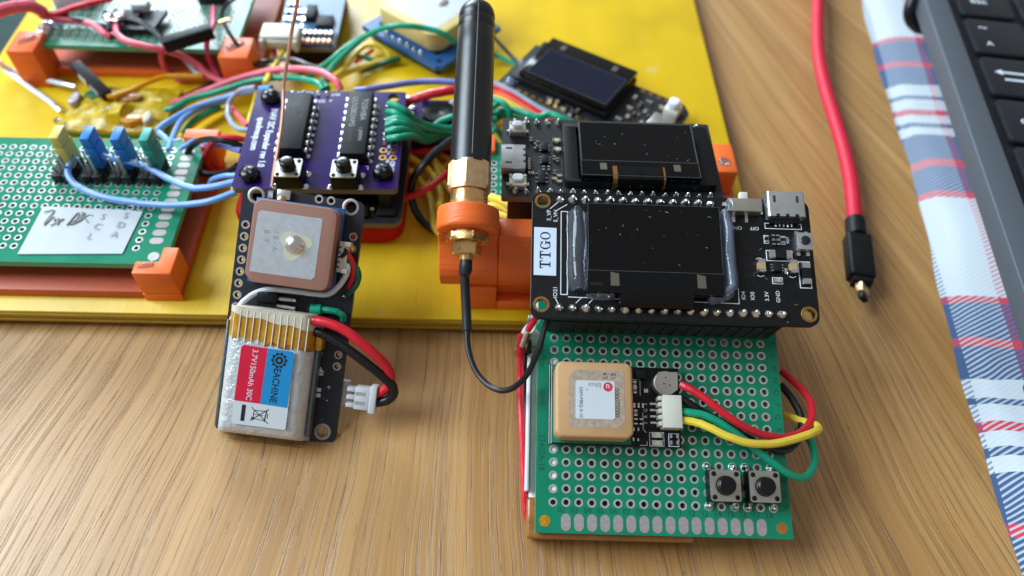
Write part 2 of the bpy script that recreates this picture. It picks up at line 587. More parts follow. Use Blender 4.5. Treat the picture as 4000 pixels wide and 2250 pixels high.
def txt(parent, s, size, x, y, z, rot, m, name='lettering', align='CENTER', sx=1.0, bold=0.0, mirror=False):
    cu = bpy.data.curves.new('t', 'FONT')
    cu.body = s
    cu.size = size
    cu.align_x = align
    cu.align_y = 'CENTER'
    cu.resolution_u = 3
    cu.offset = bold
    to = bpy.data.objects.new('t', cu)
    COL.objects.link(to)
    dg = bpy.context.evaluated_depsgraph_get()
    me = bpy.data.meshes.new_from_object(to.evaluated_get(dg))
    bpy.data.objects.remove(to)
    bpy.data.curves.remove(cu)
    c, sn = math.cos(math.radians(rot)), math.sin(math.radians(rot))
    for v in me.vertices:
        a, b = v.co.x * sx * (-1 if mirror else 1), v.co.y
        v.co = (x + a * c - b * sn, y + a * sn + b * c, z)
    me.materials.clear()
    me.materials.append(MAT[m])
    me.update()
    return link(name, me, parent)


# shared small pieces -----------------------------------------------------
def ring_mesh(name, ro, ri, th, m, n=12, lip=0.05):
    g = Ge()
    vs, fs = [], []
    prof = [(ro, 0.0), (ro, lip), (ri, lip), (ri, -th), (ro, -th - lip), (ro, -th)]
    prof = [(ro, -0.01), (ro * 0.97, lip), (ri, lip), (ri * 0.94, -0.15), (ri * 0.94, -th)]
    for r, h in prof:
        vs += [(r * math.cos(2 * math.pi * k / n), r * math.sin(2 * math.pi * k / n), h) for k in range(n)]
    fs = [(i * n + k, i * n + (k + 1) % n, (i + 1) * n + (k + 1) % n, (i + 1) * n + k) for i in range(len(prof) - 1) for k in range(n)]
    g.add(vs, fs)
    return g.mesh(name, m, smooth=50)


def pad_mesh(name, wdt, ln, m):
    g = Ge()
    r = wdt / 2
    g.prism([(r * math.cos(math.radians(a)), (ln / 2 - r) + r * math.sin(math.radians(a))) for a in range(0, 181, 30)] +
            [(r * math.cos(math.radians(a)), -(ln / 2 - r) + r * math.sin(math.radians(a))) for a in range(180, 361, 30)], -0.02, 0.05)
    return g.mesh(name, m)


def joint_mesh(name, r=0.75, h=1.2, n=10, m='solder', off=(0.1, 0.05)):
    g = Ge()
    prof = [(r, 0), (r * 0.97, h * 0.1), (r * 0.72, h * 0.42), (r * 0.42, h * 0.8), (r * 0.3, h * 0.97), (r * 0.12, h)]
    g.lathe(prof, n)
    g.v = [(x + off[0] * max(0, z / h), y + off[1] * max(0, z / h), z) for x, y, z in g.v]
    return g.mesh(name, m, smooth=70)


RING = ring_mesh('plated_hole', 0.92, 0.55, 1.55, 'tin')
RING_B = ring_mesh('plated_hole', 0.95, 0.45, 1.55, 'tin_pad', n=10)
JOINTS = [joint_mesh('solder_joint', 0.78, 1.25, off=(0.12, 0.1)), joint_mesh('solder_joint', 0.72, 1.05, off=(-0.12, 0.06)),
          joint_mesh('solder_joint', 0.82, 1.4, off=(0.02, -0.14))]
PAD = pad_mesh('pad', 1.9, 3.25, 'tin_pad')


def perf_slab(g, x0, x1, y0, y1, cols, rows, ox, oy, p=2.54, r=0.53, n=8, mi=0, side=1, th=1.6):
    """a board with real drilled holes: one square cell per hole, plain strips round the grid"""
    gx0, gx1 = ox - p / 2, ox + (cols - 1) * p + p / 2
    gy0, gy1 = oy - p / 2, oy + (rows - 1) * p + p / 2
    for i in range(cols):
        for j in range(rows):
            cx, cy, h = ox + i * p, oy + j * p, p / 2
            vs, fs, ms = [], [], []
            sq = [(h, 0), (h, h), (0, h), (-h, h), (-h, 0), (-h, -h), (0, -h), (h, -h)]
            for z in (0.0, -th):
                vs += [(cx + a, cy + b, z) for a, b in sq]
                vs += [(cx + r * math.cos(math.pi / 4 * k), cy + r * math.sin(math.pi / 4 * k), z) for k in range(8)]
            for k in range(8):
                k2 = (k + 1) % 8
                fs.append((k, k2, 8 + k2, 8 + k))
                fs.append((16 + k2, 16 + k, 24 + k, 24 + k2))
                fs.append((8 + k, 8 + k2, 24 + k2, 24 + k))
                ms += [mi, mi, mi]
            g.add(vs, fs, ms)
    for a, b, c, d in ((x0, gx0, y0, y1), (gx1, x1, y0, y1), (gx0, gx1, y0, gy0), (gx0, gx1, gy1, y1)):
        if b - a > 1e-4 and d - c > 1e-4:
            g.add([(a, c, 0), (b, c, 0), (b, d, 0), (a, d, 0), (a, c, -th), (b, c, -th), (b, d, -th), (a, d, -th)],
                  [(0, 1, 2, 3), (7, 6, 5, 4)], mi)
    g.add([(x0, y0, 0), (x1, y0, 0), (x1, y1, 0), (x0, y1, 0), (x0, y0, -th), (x1, y0, -th), (x1, y1, -th), (x0, y1, -th)],
          [(4, 5, 1, 0), (5, 6, 2, 1), (6, 7, 3, 2), (7, 4, 0, 3)], side)


def smd(parent, x, y, z, l, wd, h, rot=0, body='chip_black', name='resistor', ends='solder'):
    g = Ge()
    e = l * 0.24
    g.box(-l / 2 + e, l / 2 - e, -wd / 2, wd / 2, 0, h, 0)
    g.box(-l / 2, -l / 2 + e, -wd / 2 - 0.03, wd / 2 + 0.03, 0, h + 0.03, 1)
    g.box(l / 2 - e, l / 2, -wd / 2 - 0.03, wd / 2 + 0.03, 0, h + 0.03, 1)
    o = g.ob(name, [body, ends], parent)
    o.location = (x, y, z)
    o.rotation_euler = (0, 0, math.radians(rot))
    return o


def chip(parent, x0, x1, y0, y1, z, h, name='chip', m='chip_black', pins=None, along='x'):
    g = Ge()
    g.box(x0, x1, y0, y1, z + 0.1, z + h)
    o = g.ob(name, m, parent, bev=0.08)
    if pins:
        for k in range(pins):
            for sgn in (0, 1):
                q = Ge()
                if along == 'x':
                    px = x0 + (x1 - x0) * (k + 0.5) / pins
                    yy = (y0 - 0.45, y0) if sgn == 0 else (y1, y1 + 0.45)
                    q.box(px - 0.13, px + 0.13, yy[0], yy[1], z, z + h * 0.4)
                else:
                    py = y0 + (y1 - y0) * (k + 0.5) / pins
                    xx = (x0 - 0.45, x0) if sgn == 0 else (x1, x1 + 0.45)
                    q.box(xx[0], xx[1], py - 0.13, py + 0.13, z, z + h * 0.4)
                q.ob('pin', 'solder', o)
    return o


def flecks(parent, x0, x1, y0, y1, z, n, seed):
    """lint and dust specks lying on a surface"""
    rnd = random.Random(seed)
    g = Ge()
    for _ in range(n):
        x, y, a = rnd.uniform(x0, x1), rnd.uniform(y0, y1), rnd.uniform(0, 6.28)
        l = rnd.choice((0.04, 0.06, 0.08, 0.12, 0.2, 0.34))
        c = rnd.uniform(-0.25, 0.25)
        d, p = Vector((math.cos(a), math.sin(a), 0)), Vector((-math.sin(a), math.cos(a), 0))
        q = Vector((x, y, z + 0.03))
        g.tube([q - d * l, q + p * c * l * 2, q + d * l], rnd.uniform(0.012, 0.024), 4, 2)
    o = g.ob('lint', 'fibre', parent)
    o['kind'] = 'stuff'
    return o


def frame_line(parent, x0, x1, y0, y1, z, t=0.15, m='white_print', name='outline', gap=False):
    g = Ge()
    zz = z + 0.03
    g.box(x0, x1, y0, y0 + t, z - 0.02, zz).box(x0, x1, y1 - t, y1, z - 0.02, zz)
    g.box(x0, x0 + t, y0 + t, y1 - t, z - 0.02, zz).box(x1 - t, x1, y0 + t, y1 - t, z - 0.02, zz)
    return g.ob(name, m, parent)


def line(parent, p, q, z, t=0.16, m='white_print', name='printed_line'):
    g = Ge()
    g.obox((*p, z + 0.01), (*q, z + 0.01), t, 0.04)
    return g.ob(name, m, parent)

# ================================================================ the setting
FF = ((13.037, 57.161, 10.859), (0.99986, -0.01643, 0.00443), (0.01411, 0.94615, 0.32342), (-0.00951, -0.32331, 0.94624))
FT = ((13.412, 86.490, 34.992), FF[1], FF[2], FF[3])
FH = ((-54.9, 97.0, 18.4), (0.99379, -0.09098, -0.06399), (0.11092, 0.76789, 0.63091), (-0.00827, -0.63409, 0.77322))
FU = ((-29.8, 137.05, 23.8), (0.99976, 0.02199, 0.0), (-0.02199, 0.99976, 0.0), (0.0, 0.0, 1.0))
FM = ((4.9, 118.8, 33.4), (0.99998, -0.006, 0.0), (0.006, 0.99998, 0.0), (0.0, 0.0, 1.0))
FL = ((-110.638, 115.29, 15.035), (0.99999, 0.005, 0.0), (-0.005, 0.99999, 0.0), (0.0, 0.0, 1.0))
PLY = 6.0       # height of the yellow plywood's top face above the table

g = Ge()
g.box(-420, 420, -160, 640, -25, 0)
o = g.ob('table_top', 'oak')
o['kind'] = 'structure'

# yellow plywood board --------------------------------------------------
ply = thing('plywood_board', 'yellow painted plywood board lying on the table under the electronics', 'board', (-41, 103, 2.0))


def rel(pts, p):
    return [tuple(a - b for a, b in zip(q, p)) for q in pts]


g = Ge()
g.box(-110, 109, 0.35, 170, 3.05, 4.0)
g.ob('painted_face', 'yellow_paint', ply, bev=0.25)
for k, (z0, z1, y0) in enumerate(((2.05, 3.0, 0.12), (1.05, 2.0, 0.5), (0.0, 1.0, 0.2))):
    g = Ge()
    g.box(-110 + 0.2 * k, 109 - 0.2 * k, y0, 170, z0, z1)
    g.ob('ply_layer', 'ply_edge', ply, bev=0.1)
for x, y in ((-90, 12), (90, 12), (-90, 150), (90, 150)):
    g = Ge()
    g.cyl((x, y, -2.0), (x, y, 0.0), 4, n=16)
    g.ob('foot', 'black_plastic', ply)

# dark green mat at the left
g = Ge()
g.prism(rrect(-330, -152.5, 120, 420, 6), 0.05, 2.0)
o = g.ob('felt_mat', 'dark_green_felt')
tag(o, 'dark green mat on the table beyond the left edge of the yellow board', 'mat')

# ================================================================ front prototype board (F)
fb = thing('prototype_board', 'green perforated prototype board leaning in front, carrying the sticker-labelled display board', 'circuit board', FF)
g = Ge()
perf_slab(g, -3.4, 46.6, -5.75, 64.2, 18, 14, 0, 0)
g.ob('board', ['pcb_green', 'pcb_green_edge'], fb)
hid = set()
for i in range(18):
    for j in range(14):
        x, y = i * 2.54, j * 2.54
        if -1.0 < x < 23.5 and 12.0 < y < 26.0:
            continue                                    # under the satellite receiver
        link('plated_hole', RING, fb, (x + random.uniform(-0.04, 0.04), y + random.uniform(-0.04, 0.04), 0), random.random() * 6).scale = (random.uniform(0.95, 1.05), random.uniform(0.95, 1.05), 1)
FILL = Ge()
FILL.lathe([(0.54, -0.3), (0.54, -0.22), (0.1, -0.2)], 10)
FILL = FILL.mesh('hole_fill', 'foam_white')
for j in (1, 2, 3, 4, 11):
    link('hole_fill', FILL, fb, (0, j * 2.54, 0))
for i in range(1, 17):
    link('pad', PAD, fb, (i * 2.54, -3.72, 0))
for k, (x, y) in enumerate(((-1.55, -3.55), (44.6, -3.75))):
    g = Ge()
    g.lathe([(1.08, -0.02), (1.08, 0.05)], 18, (x, y, 0))
    g.ob('mounting_hole', 'kapton' if k == 0 else 'kapton_brown', fb)
# printed legends
for k, ch in enumerate('XWVUTSRQPONMLK'):
    txt(fb, ch, 1.5, 45.6, k * 2.54, 0.03, -90, 'dim_print')
for i in range(1, 18):
    txt(fb, '%02d' % (i + 1), 1.5, i * 2.54 - 0.9, -1.45, 0.03, 0, 'dim_print')
txt(fb, '5cm x 7cm', 1.5, -2.35, 30.0, 0.03, -90, 'dim_print')
txt(fb, 'SENS', 1.5, -2.35, 20.5, 0.03, -90, 'dim_print')
txt(fb, '22402A-18', 1.6, -2.35, 9.5, 0.03, -90, 'dim_print')
# socket strips that carry the display board
for y in (35.56, 58.42):
    g = Ge()
    g.box(-1.6, 44.9, y - 1.25, y + 1.25, 0.02, 8.6)
    hs = g.ob('socket_strip', 'header_black', fb, bev=0.15)
    for i in range(18):
        q = Ge()
        q.box(i * 2.54 - 1.1, i * 2.54 + 1.1, y - 1.40, y - 1.26, 0.5, 8.3)
        q.ob('socket', 'header_black', hs)
        q = Ge()
        q.box(i * 2.54 - 0.32, i * 2.54 + 0.32, y - 0.32, y + 0.32, 8.6, 12.2)
        q.ob('pin', 'gold', hs)
g = Ge()
g.box(-1.6, 44.9, 34.4, 36.7, 8.7, 11.9)
g.ob('pin_strip', 'header_black', fb, bev=0.1)
# soldered push buttons


def tact(parent, x, y, z, legs=True, rot=0, h=3.6, cap=1.75, caph=1.6, name='push_button'):
    g = Ge()
    g.box(-3, 3, -3, 3, 0.15, h - 0.25)
    b = g.ob(name, 'black_plastic', parent, bev=0.12)
    b.location = (x, y, z)
    b.rotation_euler = (0, 0, math.radians(rot))
    g = Ge()
    g.slab(rrect(-2.95, 2.95, -2.95, 2.95, 0.5), [circle(0, 0, cap + 0.15, 20)] + [circle(a, c, 0.5, 10) for a in (-2.2, 2.2) for c in (-2.2, 2.2)], h - 0.3, h)
    g.ob('cover_plate', 'steel', b)
    for a in (-2.2, 2.2):
        for c in (-2.2, 2.2):
            g = Ge()
            g.lathe([(0.46, h - 0.3), (0.46, h + 0.08), (0.36, h + 0.22), (0.15, h + 0.26)], 10, (a, c, 0))
            g.ob('rivet', 'black_plastic', b)
    g = Ge()
    g.lathe([(cap, h - 0.4), (cap, h + caph * 0.75), (cap * 0.93, h + caph * 0.93), (cap * 0.75, h + caph), (0.2, h + caph * 0.97)], 24)
    g.ob('plunger', 'black_gloss', b, smooth=50)
    if legs:
        for a in (-2.25, 2.25):
            for c in (-1, 1):
                g = Ge()
                g.obox((a, c * 3.0, 1.6), (a, c * 3.5, 0.3), 0.7, 0.25)
                g.ob('leg', 'tin', b)
    return b


for x in (33.02, 40.64):
    tact(fb, x, 3.75, 0)
    for a in (-2.54, 2.54):
        for y in (0.0, 7.62):
            link('solder_joint', JOINTS[0], fb, (x + a, y, 0.02), random.random() * 6)
g = Ge()
g.prism(rrect(22.5, 29.5, 9.8, 28.5, 0.3), -2.2, -1.65)
g.ob('tape', 'kapton', fb)

# flat cell under the front board
fc = thing('battery_pack', 'flat battery wrapped in amber tape underneath the front prototype board', 'battery', FF)
g = Ge()
g.box(-4.6, 33.5, -5.0, 47, -8.2, -2.4)
g.ob('cell', 'foam_white', fc, bev=0.8, seg=3)
g = Ge()
g.box(-5.0, 28.0, -6.9, 1.0, -8.6, -2.05)
g.ob('amber_tape', 'kapton_brown', fc, bev=0.7, seg=3)
g = Ge()
g.box(-1.4, 1.3, 1.2, 44, -2.4, -1.7)
g.ob('foam_strip', 'foam_white', fc)
g = Ge()
g.box(-5.5, -4.75, 2.0, 38, -7.4, -0.5)
g.ob('white_sleeve', 'foam_white', fc, bev=0.3)

# supply leads on the left of the front board
wl = thing('supply_lead', 'red and black supply leads down the left edge of the front prototype board', 'wire', FF)
wire([(-7.03,32.32,4),(-6.93,29.25,0),(-6.86,26.33,-2),(-6.74,22.3,-3),(-6.27,14.42,-3.5),(-5.84,7.73,-4),(-5.35,1.19,-4.5),(-4.71,-2.98,-5),(-3.66,-5.26,-5),(-2.44,-6.34,-5)], 0.72, 'wire_red', '', 'red_wire', parent=wl)
wire([(-5.39,31.83,2),(-5.53,28.38,-3),(-5.41,22.71,-5),(-5.07,14.8,-6),(-4.71,8.01,-6.5),(-4.46,3.01,-7),(-3.96,-1.93,-7),(-3.13,-4.51,-7)], 0.72, 'wire_black', '', 'black_wire', parent=wl)
g = Ge()
g.tube([(-4.18,35.33,9),(-5.16,33.73,7),(-6.22,31.93,5),(-6.85,30.26,3),(-7.25,29.07,1)], 1.15, 12, 5)
g.ob('heat_shrink', 'clear_sleeve', wl)
g = Ge()
g.tube([(-2.69,35.18,8),(-3.76,32.84,5),(-4.75,30.66,3),(-5.55,29.12,1)], 1.0, 12, 5)
g.ob('heat_shrink', 'clear_sleeve', wl)
g = Ge()
g.tube([(-5.16,33.73,7),(-6.22,31.93,5),(-6.85,30.26,3)], 0.45, 8, 4)
g.ob('bare_joint', 'tin', wl)
g = Ge()
g.tube([(-3.86,35.31,10),(-4.33,34.74,9),(-5.16,33.73,7),(-5.74,32.84,6)], 0.62, 8, 4)
g.ob('red_end', 'wire_red', wl)

# ================================================================ satellite receiver on the front board
ub = thing('satellite_receiver', 'black satellite receiver module with tan ceramic block and white label on front board', 'module', FF)
g = Ge()
g.box(-1.15, 25.1, 10.85, 26.75, 1.2, 2.4)
g.ob('board', 'pcb_black', ub, bev=0.05)
g = Ge()
g.box(-1.12, -1.02, 10.9, 26.7, 2.4, 2.44).box(-0.72, -0.6, 11.0, 26.6, 2.4, 2.44)
g.ob('printed_edge', 'white_print', ub)
g = Ge()
g.box(2, 22, 13, 25, 0.06, 1.15)
g.ob('foam_pad', 'foam_white', ub)
g = Ge()
g.box(-0.45, 15.0, 11.1, 26.6, 2.42, 3.3)
g.ob('carrier_board', 'pcb_green', ub, bev=0.05)
g = Ge()
g.prism([(-0.3, 12.4), (0.6, 11.45), (13.6, 11.45), (14.6, 12.4), (14.6, 25.2), (13.7, 26.1), (0.5, 26.1), (-0.4, 25.1)], 3.3, 9.0)
cer = g.ob('ceramic_block', 'ceramic_tan', ub, bev=0.55, seg=3)
g = Ge()
g.prism([(2.25, 13.45), (11.6, 13.35), (12.95, 14.7), (12.85, 24.4), (3.6, 24.45), (2.25, 23.1)], 9.0, 9.04)
g.ob('silver_electrode', 'silver_patch_worn', cer)
g = Ge()
g.prism(rrect(3.5, 11.05, 14.95, 22.35, 0.45), 9.045, 9.13)
lb = g.ob('label', 'label_white', cer)
g = Ge()
g.lathe([(0.92, 9.13), (0.92, 9.15)], 24, (9.75, 21.2, 0))
g.ob('logo_disc', 'logo_red', lb)
txt(lb, 'u', 1.5, 9.7, 21.2, 9.17, 180, 'label_white', 'logo_letter', bold=0.03)
txt(lb, 'blox', 1.45, 7.15, 21.5, 9.15, 180, 'grey_print', bold=0.02)
txt(lb, '®', 0.55, 5.65, 20.6, 9.15, 180, 'grey_print')
txt(lb, 'SAM-M8Q-0-10', 0.92, 4.55, 18.1, 9.15, -90, 'dark_print')
for s_, x_, y_, r_ in (('L9', 9.3, 23.4, -270), ('13', 10.9, 23.3, -270), ('000070000', 11.45, 18.2, -90)):
    txt(cer, s_, 1.25, x_, y_, 9.06, r_ if r_ == -90 else 90, 'dark_print', 'stamped_code')
# right-hand parts
g = Ge()
g.prism(circle(21.9, 23.2, 2.45, 28), 2.42, 4.9)
rc = g.ob('backup_cell', 'steel', ub, bev=0.2)
g = Ge()
g.prism([(20.9, 20.95), (22.9, 20.95), (24.2, 21.9), (24.3, 25.4), (20.4, 25.3), (19.6, 23.0)], 4.9, 5.05)
g.ob('cell_lug', 'steel', rc)
for x, y in ((21.5, 23.0), (21.9, 24.2), (22.7, 22.7)):
    g = Ge()
    g.lathe([(0.17, 5.05), (0.17, 5.07)], 8, (x, y, 0))
    g.ob('weld_mark', 'dark_print', rc)
g = Ge()
g.box(20.95, 24.65, 14.2, 20.6, 2.42, 6.0)
cn = g.ob('wire_socket', 'beige_plastic', ub, bev=0.12)
for k in range(5):
    g = Ge()
    g.box(20.2, 20.95, 14.7 + k * 1.25, 15.5 + k * 1.25, 2.6, 5.2)
    g.ob('socket_rib', 'beige_plastic', cn, bev=0.08)
for k in range(4):
    g = Ge()
    g.box(19.0, 20.4, 15.35 + k * 1.25, 15.75 + k * 1.25, 2.42, 2.8)
    g.ob('pin', 'solder', cn)
for k, ch in enumerate('TRGS'):
    txt(ub, ch, 1.0, 18.2, 15.5 + k * 1.25, 2.45, 90, 'white_print')
for x, y in ((20.2, 11.6), (20.2, 13.1)):
    smd(ub, x, y, 2.42, 2.1, 0.95, 0.6, 0, 'led_clear', 'led')
frame_line(ub, 18.75, 21.7, 10.95, 13.75, 2.41, 0.14)
for x, y in ((23.6, 11.75), (23.6, 13.0)):
    smd(ub, x, y, 2.42, 1.6, 0.7, 0.5, 0, 'chip_black')
frame_line(ub, 22.55, 24.65, 11.0, 13.6, 2.41, 0.13)
for x, y, r_ in ((16.1, 17.4, 90), (16.1, 15.7, 90), (17.2, 15.7, 90), (16.1, 14.1, 0), (16.0, 12.2, 0), (16.1, 23.2, 90), (16.1, 21.9, 90)):
    smd(ub, x, y, 2.42, 1.2, 0.62, 0.5, r_, 'capacitor_tan' if y > 17 else 'chip_black', 'capacitor')
for k in range(3):
    smd(ub, 15.9 + k * 0.85, 18.9, 2.42, 0.9, 0.35, 0.35, 90, 'solder', 'resistor')
chip(ub, 15.7, 17.5, 12.4, 13.8, 2.42, 0.9)
chip(ub, 16.3, 18.3, 24.2, 26.0, 2.42, 0.8)
smd(ub, 18.3, 21.9, 2.42, 0.8, 0.7, 0.4, 0, 'tin', 'test_pad')
for a, c in (((15.4, 20.2), (15.4, 24.2)), ((17.2, 20.9), (17.2, 24.1)), ((15.6, 24.2), (17.0, 24.2)), ((17.6, 14.2), (17.6, 17.6)), ((17.6, 14.2), (18.2, 13.6)),
             ((16.9, 11.1), (18.3, 11.1)), ((18.3, 11.1), (18.3, 11.9))):
    line(ub, a, c, 2.41, 0.13)

wire([(38.14,76.88,23.13),(39.44,75.89,23.44),(41.58,74.45,23.39),(45.65,71.37,22.38),(50.66,68.8,20.5),(55.04,68.13,18.73),(59.6,68.63,17.36),(63.88,70.9,16.06),(66.6,74.11,15.07),(67.29,78.3,14.93),(65.61,82.23,14.67),(62.71,85.64,14.75)], 0.78, 'wire_red', 'red wire looping from the receiver socket round the front board right edge', group='receiver leads')
wire([(38.24,74.31,21.83),(39.79,73.29,21.71),(42.08,72,21.08),(46.1,70.3,19.91),(50.55,68.37,18.24),(54.79,66.96,16.53),(58.56,66.74,15.12),(62.17,68.68,13.7),(64.62,71.94,13.26),(65.07,75.85,13.54),(64.05,79.5,13.72),(62.4,82.7,13.74)], 0.78, 'wire_black', 'black wire looping from the receiver socket round the front board right edge', group='receiver leads')
wire([(38.09,71.95,21.03),(39.64,71.56,21.33),(41.88,71.18,21.43),(46.71,68.91,20.5),(51.39,66.27,18.58),(55.73,63.51,16.63),(59.2,61.82,15.03),(62.71,61.78,13.46),(65.42,64.31,12.24),(66.82,67.62,11.8),(66.7,71.01,11.37),(65.05,74.13,10.84)], 0.8, 'wire_green', 'green wire looping from the receiver socket past the two push buttons', group='receiver leads')
wire([(38.16,70.4,20.49),(40.19,69.89,20.77),(42.28,68.96,21.1),(46.21,66.84,21.05),(50.09,65.75,20.51),(55.34,66.03,19.6),(60.99,67.73,18.65),(65.1,69.6,17.74),(66.76,70.86,16.61),(67.12,72.28,15.3),(65.71,73.81,13.91),(62.08,76.12,12.55)], 0.8, 'wire_yellow', 'yellow wire looping from the receiver socket round the front board right edge', group='receiver leads')

# ================================================================ display board with sticker (T)
tb = thing('display_board', 'black display board with white sticker standing above the front prototype board', 'circuit board', FT)
holes = [(-3.55, 22.4), (-3.55, 0.55), (48.5, 0.2)]
g = Ge()
g.slab(rrect(-5.6, 50.5, -2.15, 24.4, 1.9, 5), [circle(x, y, 1.12, 20) for x, y in holes], -1.3, 0)
g.ob('board', 'pcb_black', tb, bev=0.0)
g = Ge()
g.box(-5.66, -5.6, -0.2, 22.4, -1.2, -0.05)
g.ob('bare_edge', 'pcb_pale_edge', tb)
GR = ring_mesh('gold_ring', 1.62, 1.12, 1.3, 'gold', 24)
for x, y in holes:
    link('gold_ring', GR, tb, (x, y, 0))
for i in range(18):
    link('solder_joint', JOINTS[i % 3], tb, (i * 2.54, 0, 0), random.random() * 6).scale = (1.2, 1.2, 1.0)
for i in range(13):
    link('solder_joint', JOINTS[(i + 1) % 3], tb, (i * 2.54, 22.86, 0), random.random() * 6).scale = (1.2, 1.2, 1.0)
# sticker and printed marks
g = Ge()
g.prism([(-5.15, 6.5), (-0.75, 6.45), (-0.72, 16.55), (-5.2, 16.62)], 0.02, 0.08)
st = g.ob('sticker', 'sticker', tb)


def serif_T(x, y, s, parent):           # reads towards +y, letter tops towards -x
    g = Ge()
    z0, z1 = 0.08, 0.1
    g.box(x - s * 0.5, x - s * 0.38, y - s * 0.38, y + s * 0.38, z0, z1)
    g.box(x - s * 0.38, x + s * 0.4, y - s * 0.09, y + s * 0.09, z0, z1)
    g.box(x + s * 0.4, x + s * 0.5, y - s * 0.24, y + s * 0.24, z0, z1)
    g.box(x - s * 0.38, x - s * 0.18, y - s * 0.38, y - s * 0.30, z0, z1)
    g.box(x - s * 0.38, x - s * 0.18, y + s * 0.30, y + s * 0.38, z0, z1)
    return g.ob('letter', 'dark_print', parent)


def round_letter(x, y, s, parent, gap=False):
    g = Ge()
    n = 32
    vs, fs = [], []
    for k in range(n):
        a = 2 * math.pi * k / n
        ca, sa = math.cos(a), math.sin(a)
        vs += [(x - s * 0.52 * sa, y + s * 0.42 * ca, 0.1), (x - s * 0.44 * sa, y + s * 0.25 * ca, 0.1)]
    for k in range(n):
        a = math.degrees(2 * math.pi * (k + 0.5) / n)
        if gap and (a < 38 or a > 335):
            continue
        k2 = (k + 1) % n
        fs.append((2 * k, 2 * k2, 2 * k2 + 1, 2 * k + 1))
    g.add(vs, fs)
    if gap:
        g.box(x + s * 0.02, x + s * 0.5, y + s * 0.24, y + s * 0.40, 0.08, 0.1)
        g.box(x + s * 0.0, x + s * 0.09, y + s * 0.10, y + s * 0.50, 0.08, 0.1)
        g.box(x - s * 0.5, x - s * 0.18, y + s * 0.33, y + s * 0.40, 0.08, 0.1)
    return g.ob('letter', 'dark_print', parent)


serif_T(-2.95, 8.75, 2.15, st)
serif_T(-2.95, 10.75, 2.15, st)
round_letter(-2.95, 12.75, 2.0, st, True)
round_letter(-2.95, 14.8, 2.0, st)
txt(tb, 'S_VP', 1.15, -2.25, 19.3, 0.03, 90, 'white_print')
txt(tb, 'S_VN', 1.15, -0.9, 19.2, 0.03, 90, 'white_print')
txt(tb, 'IO21', 1.15, -0.85, 3.1, 0.03, 90, 'white_print')
for s_, x_ in (('IO4', 35.9), ('IO0', 37.7), ('3.3V', 40.5), ('GND', 42.7)):
    txt(tb, s_, 1.1, x_, 3.6, 0.03, 90, 'white_print')
txt(tb, 'ON', 1.05, 35.75, 17.9, 0.03, 180, 'white_print')
txt(tb, 'OFF', 1.05, 39.1, 17.9, 0.03, 180, 'white_print')
txt(tb, 'RST', 0.9, 45.6, 15.6, 0.03, 90, 'white_print')
for a, c in (((-2.1, 20.7), (-0.5, 22.2)), ((-0.6, 20.5), (1.4, 21.8)), ((-0.9, 1.9), (-0.3, 0.8)), ((3.1, 1.0), (4.3, 2.2)), ((5.6, 1.0), (6.7, 2.2)),
             ((1.6, 2.2), (35.0, 1.9)), ((34.95, 2.0), (34.95, 5.0))):
    line(tb, a, c, 0.02, 0.14)
frame_line(tb, 0.1, 1.55, 2.6, 20.3, 0.01, 0.16)
# screen
g = Ge()
g.box(5.0, 31.4, 2.4, 21.0, 1.2, 3.0)
sc = g.ob('screen_glass', 'oled_glass', tb, bev=0.12)
g = Ge()
g.box(5.35, 31.2, 6.9, 20.8, 3.0, 3.06)
g.ob('active_area', 'oled_active', sc)
frame_line(sc, 5.2, 31.3, 6.8, 20.9, 3.02, 0.06, 'edge_dust', 'dust_line')
flecks(sc, 5.4, 31, 7, 20.6, 3.06, 24, 3)
flecks(tb, -4.8, 50, -1.6, 24, 0.0, 50, 5)
for x in (9.5, 26.2):
    g = Ge()
    g.prism([(x, 3.8), (x + 1.7, 3.8), (x + 1.6, 6.3), (x + 0.9, 6.4), (x, 6.6)], 3.0, 3.04)
    g.ob('alignment_tab', 'oled_tab', sc)
txt(sc, 'ST0 815', 0.7, 6.8, 4.0, 3.03, 0, 'pcb_dark_edge', 'stamped_code')
g = Ge()
g.box(6, 30, 3, 20, 0.05, 1.2)
g.ob('screen_tape', 'black_plastic', tb)
g = Ge()
path = [(6.2, 3.1), (2.2, 3.1), (0.6, 2.7), (-0.1, 1.8), (0.2, 0.8), (1.5, 0.35)]
for x0, x1, mi in ((11.3, 11.8, 1), (11.8, 24.9, 0), (24.9, 25.4, 1)):
    for (y0, z0), (y1, z1) in zip(path, path[1:]):
        mi = mi if y0 < 3 else 0
        g.add([(x0, y0, z0), (x1, y0, z0), (x1, y1, z1), (x0, y1, z1), (x0, y0, z0 - 0.12), (x1, y0, z0 - 0.12), (x1, y1, z1 - 0.12), (x0, y1, z1 - 0.12)],
              [(0, 3, 2, 1), (4, 5, 6, 7), (0, 1, 5, 4), (2, 3, 7, 6), (0, 4, 7, 3), (1, 2, 6, 5)], mi)
g.ob('ribbon', ['flex_black', 'flex_amber'], tb)
# hot glue either side of the screen


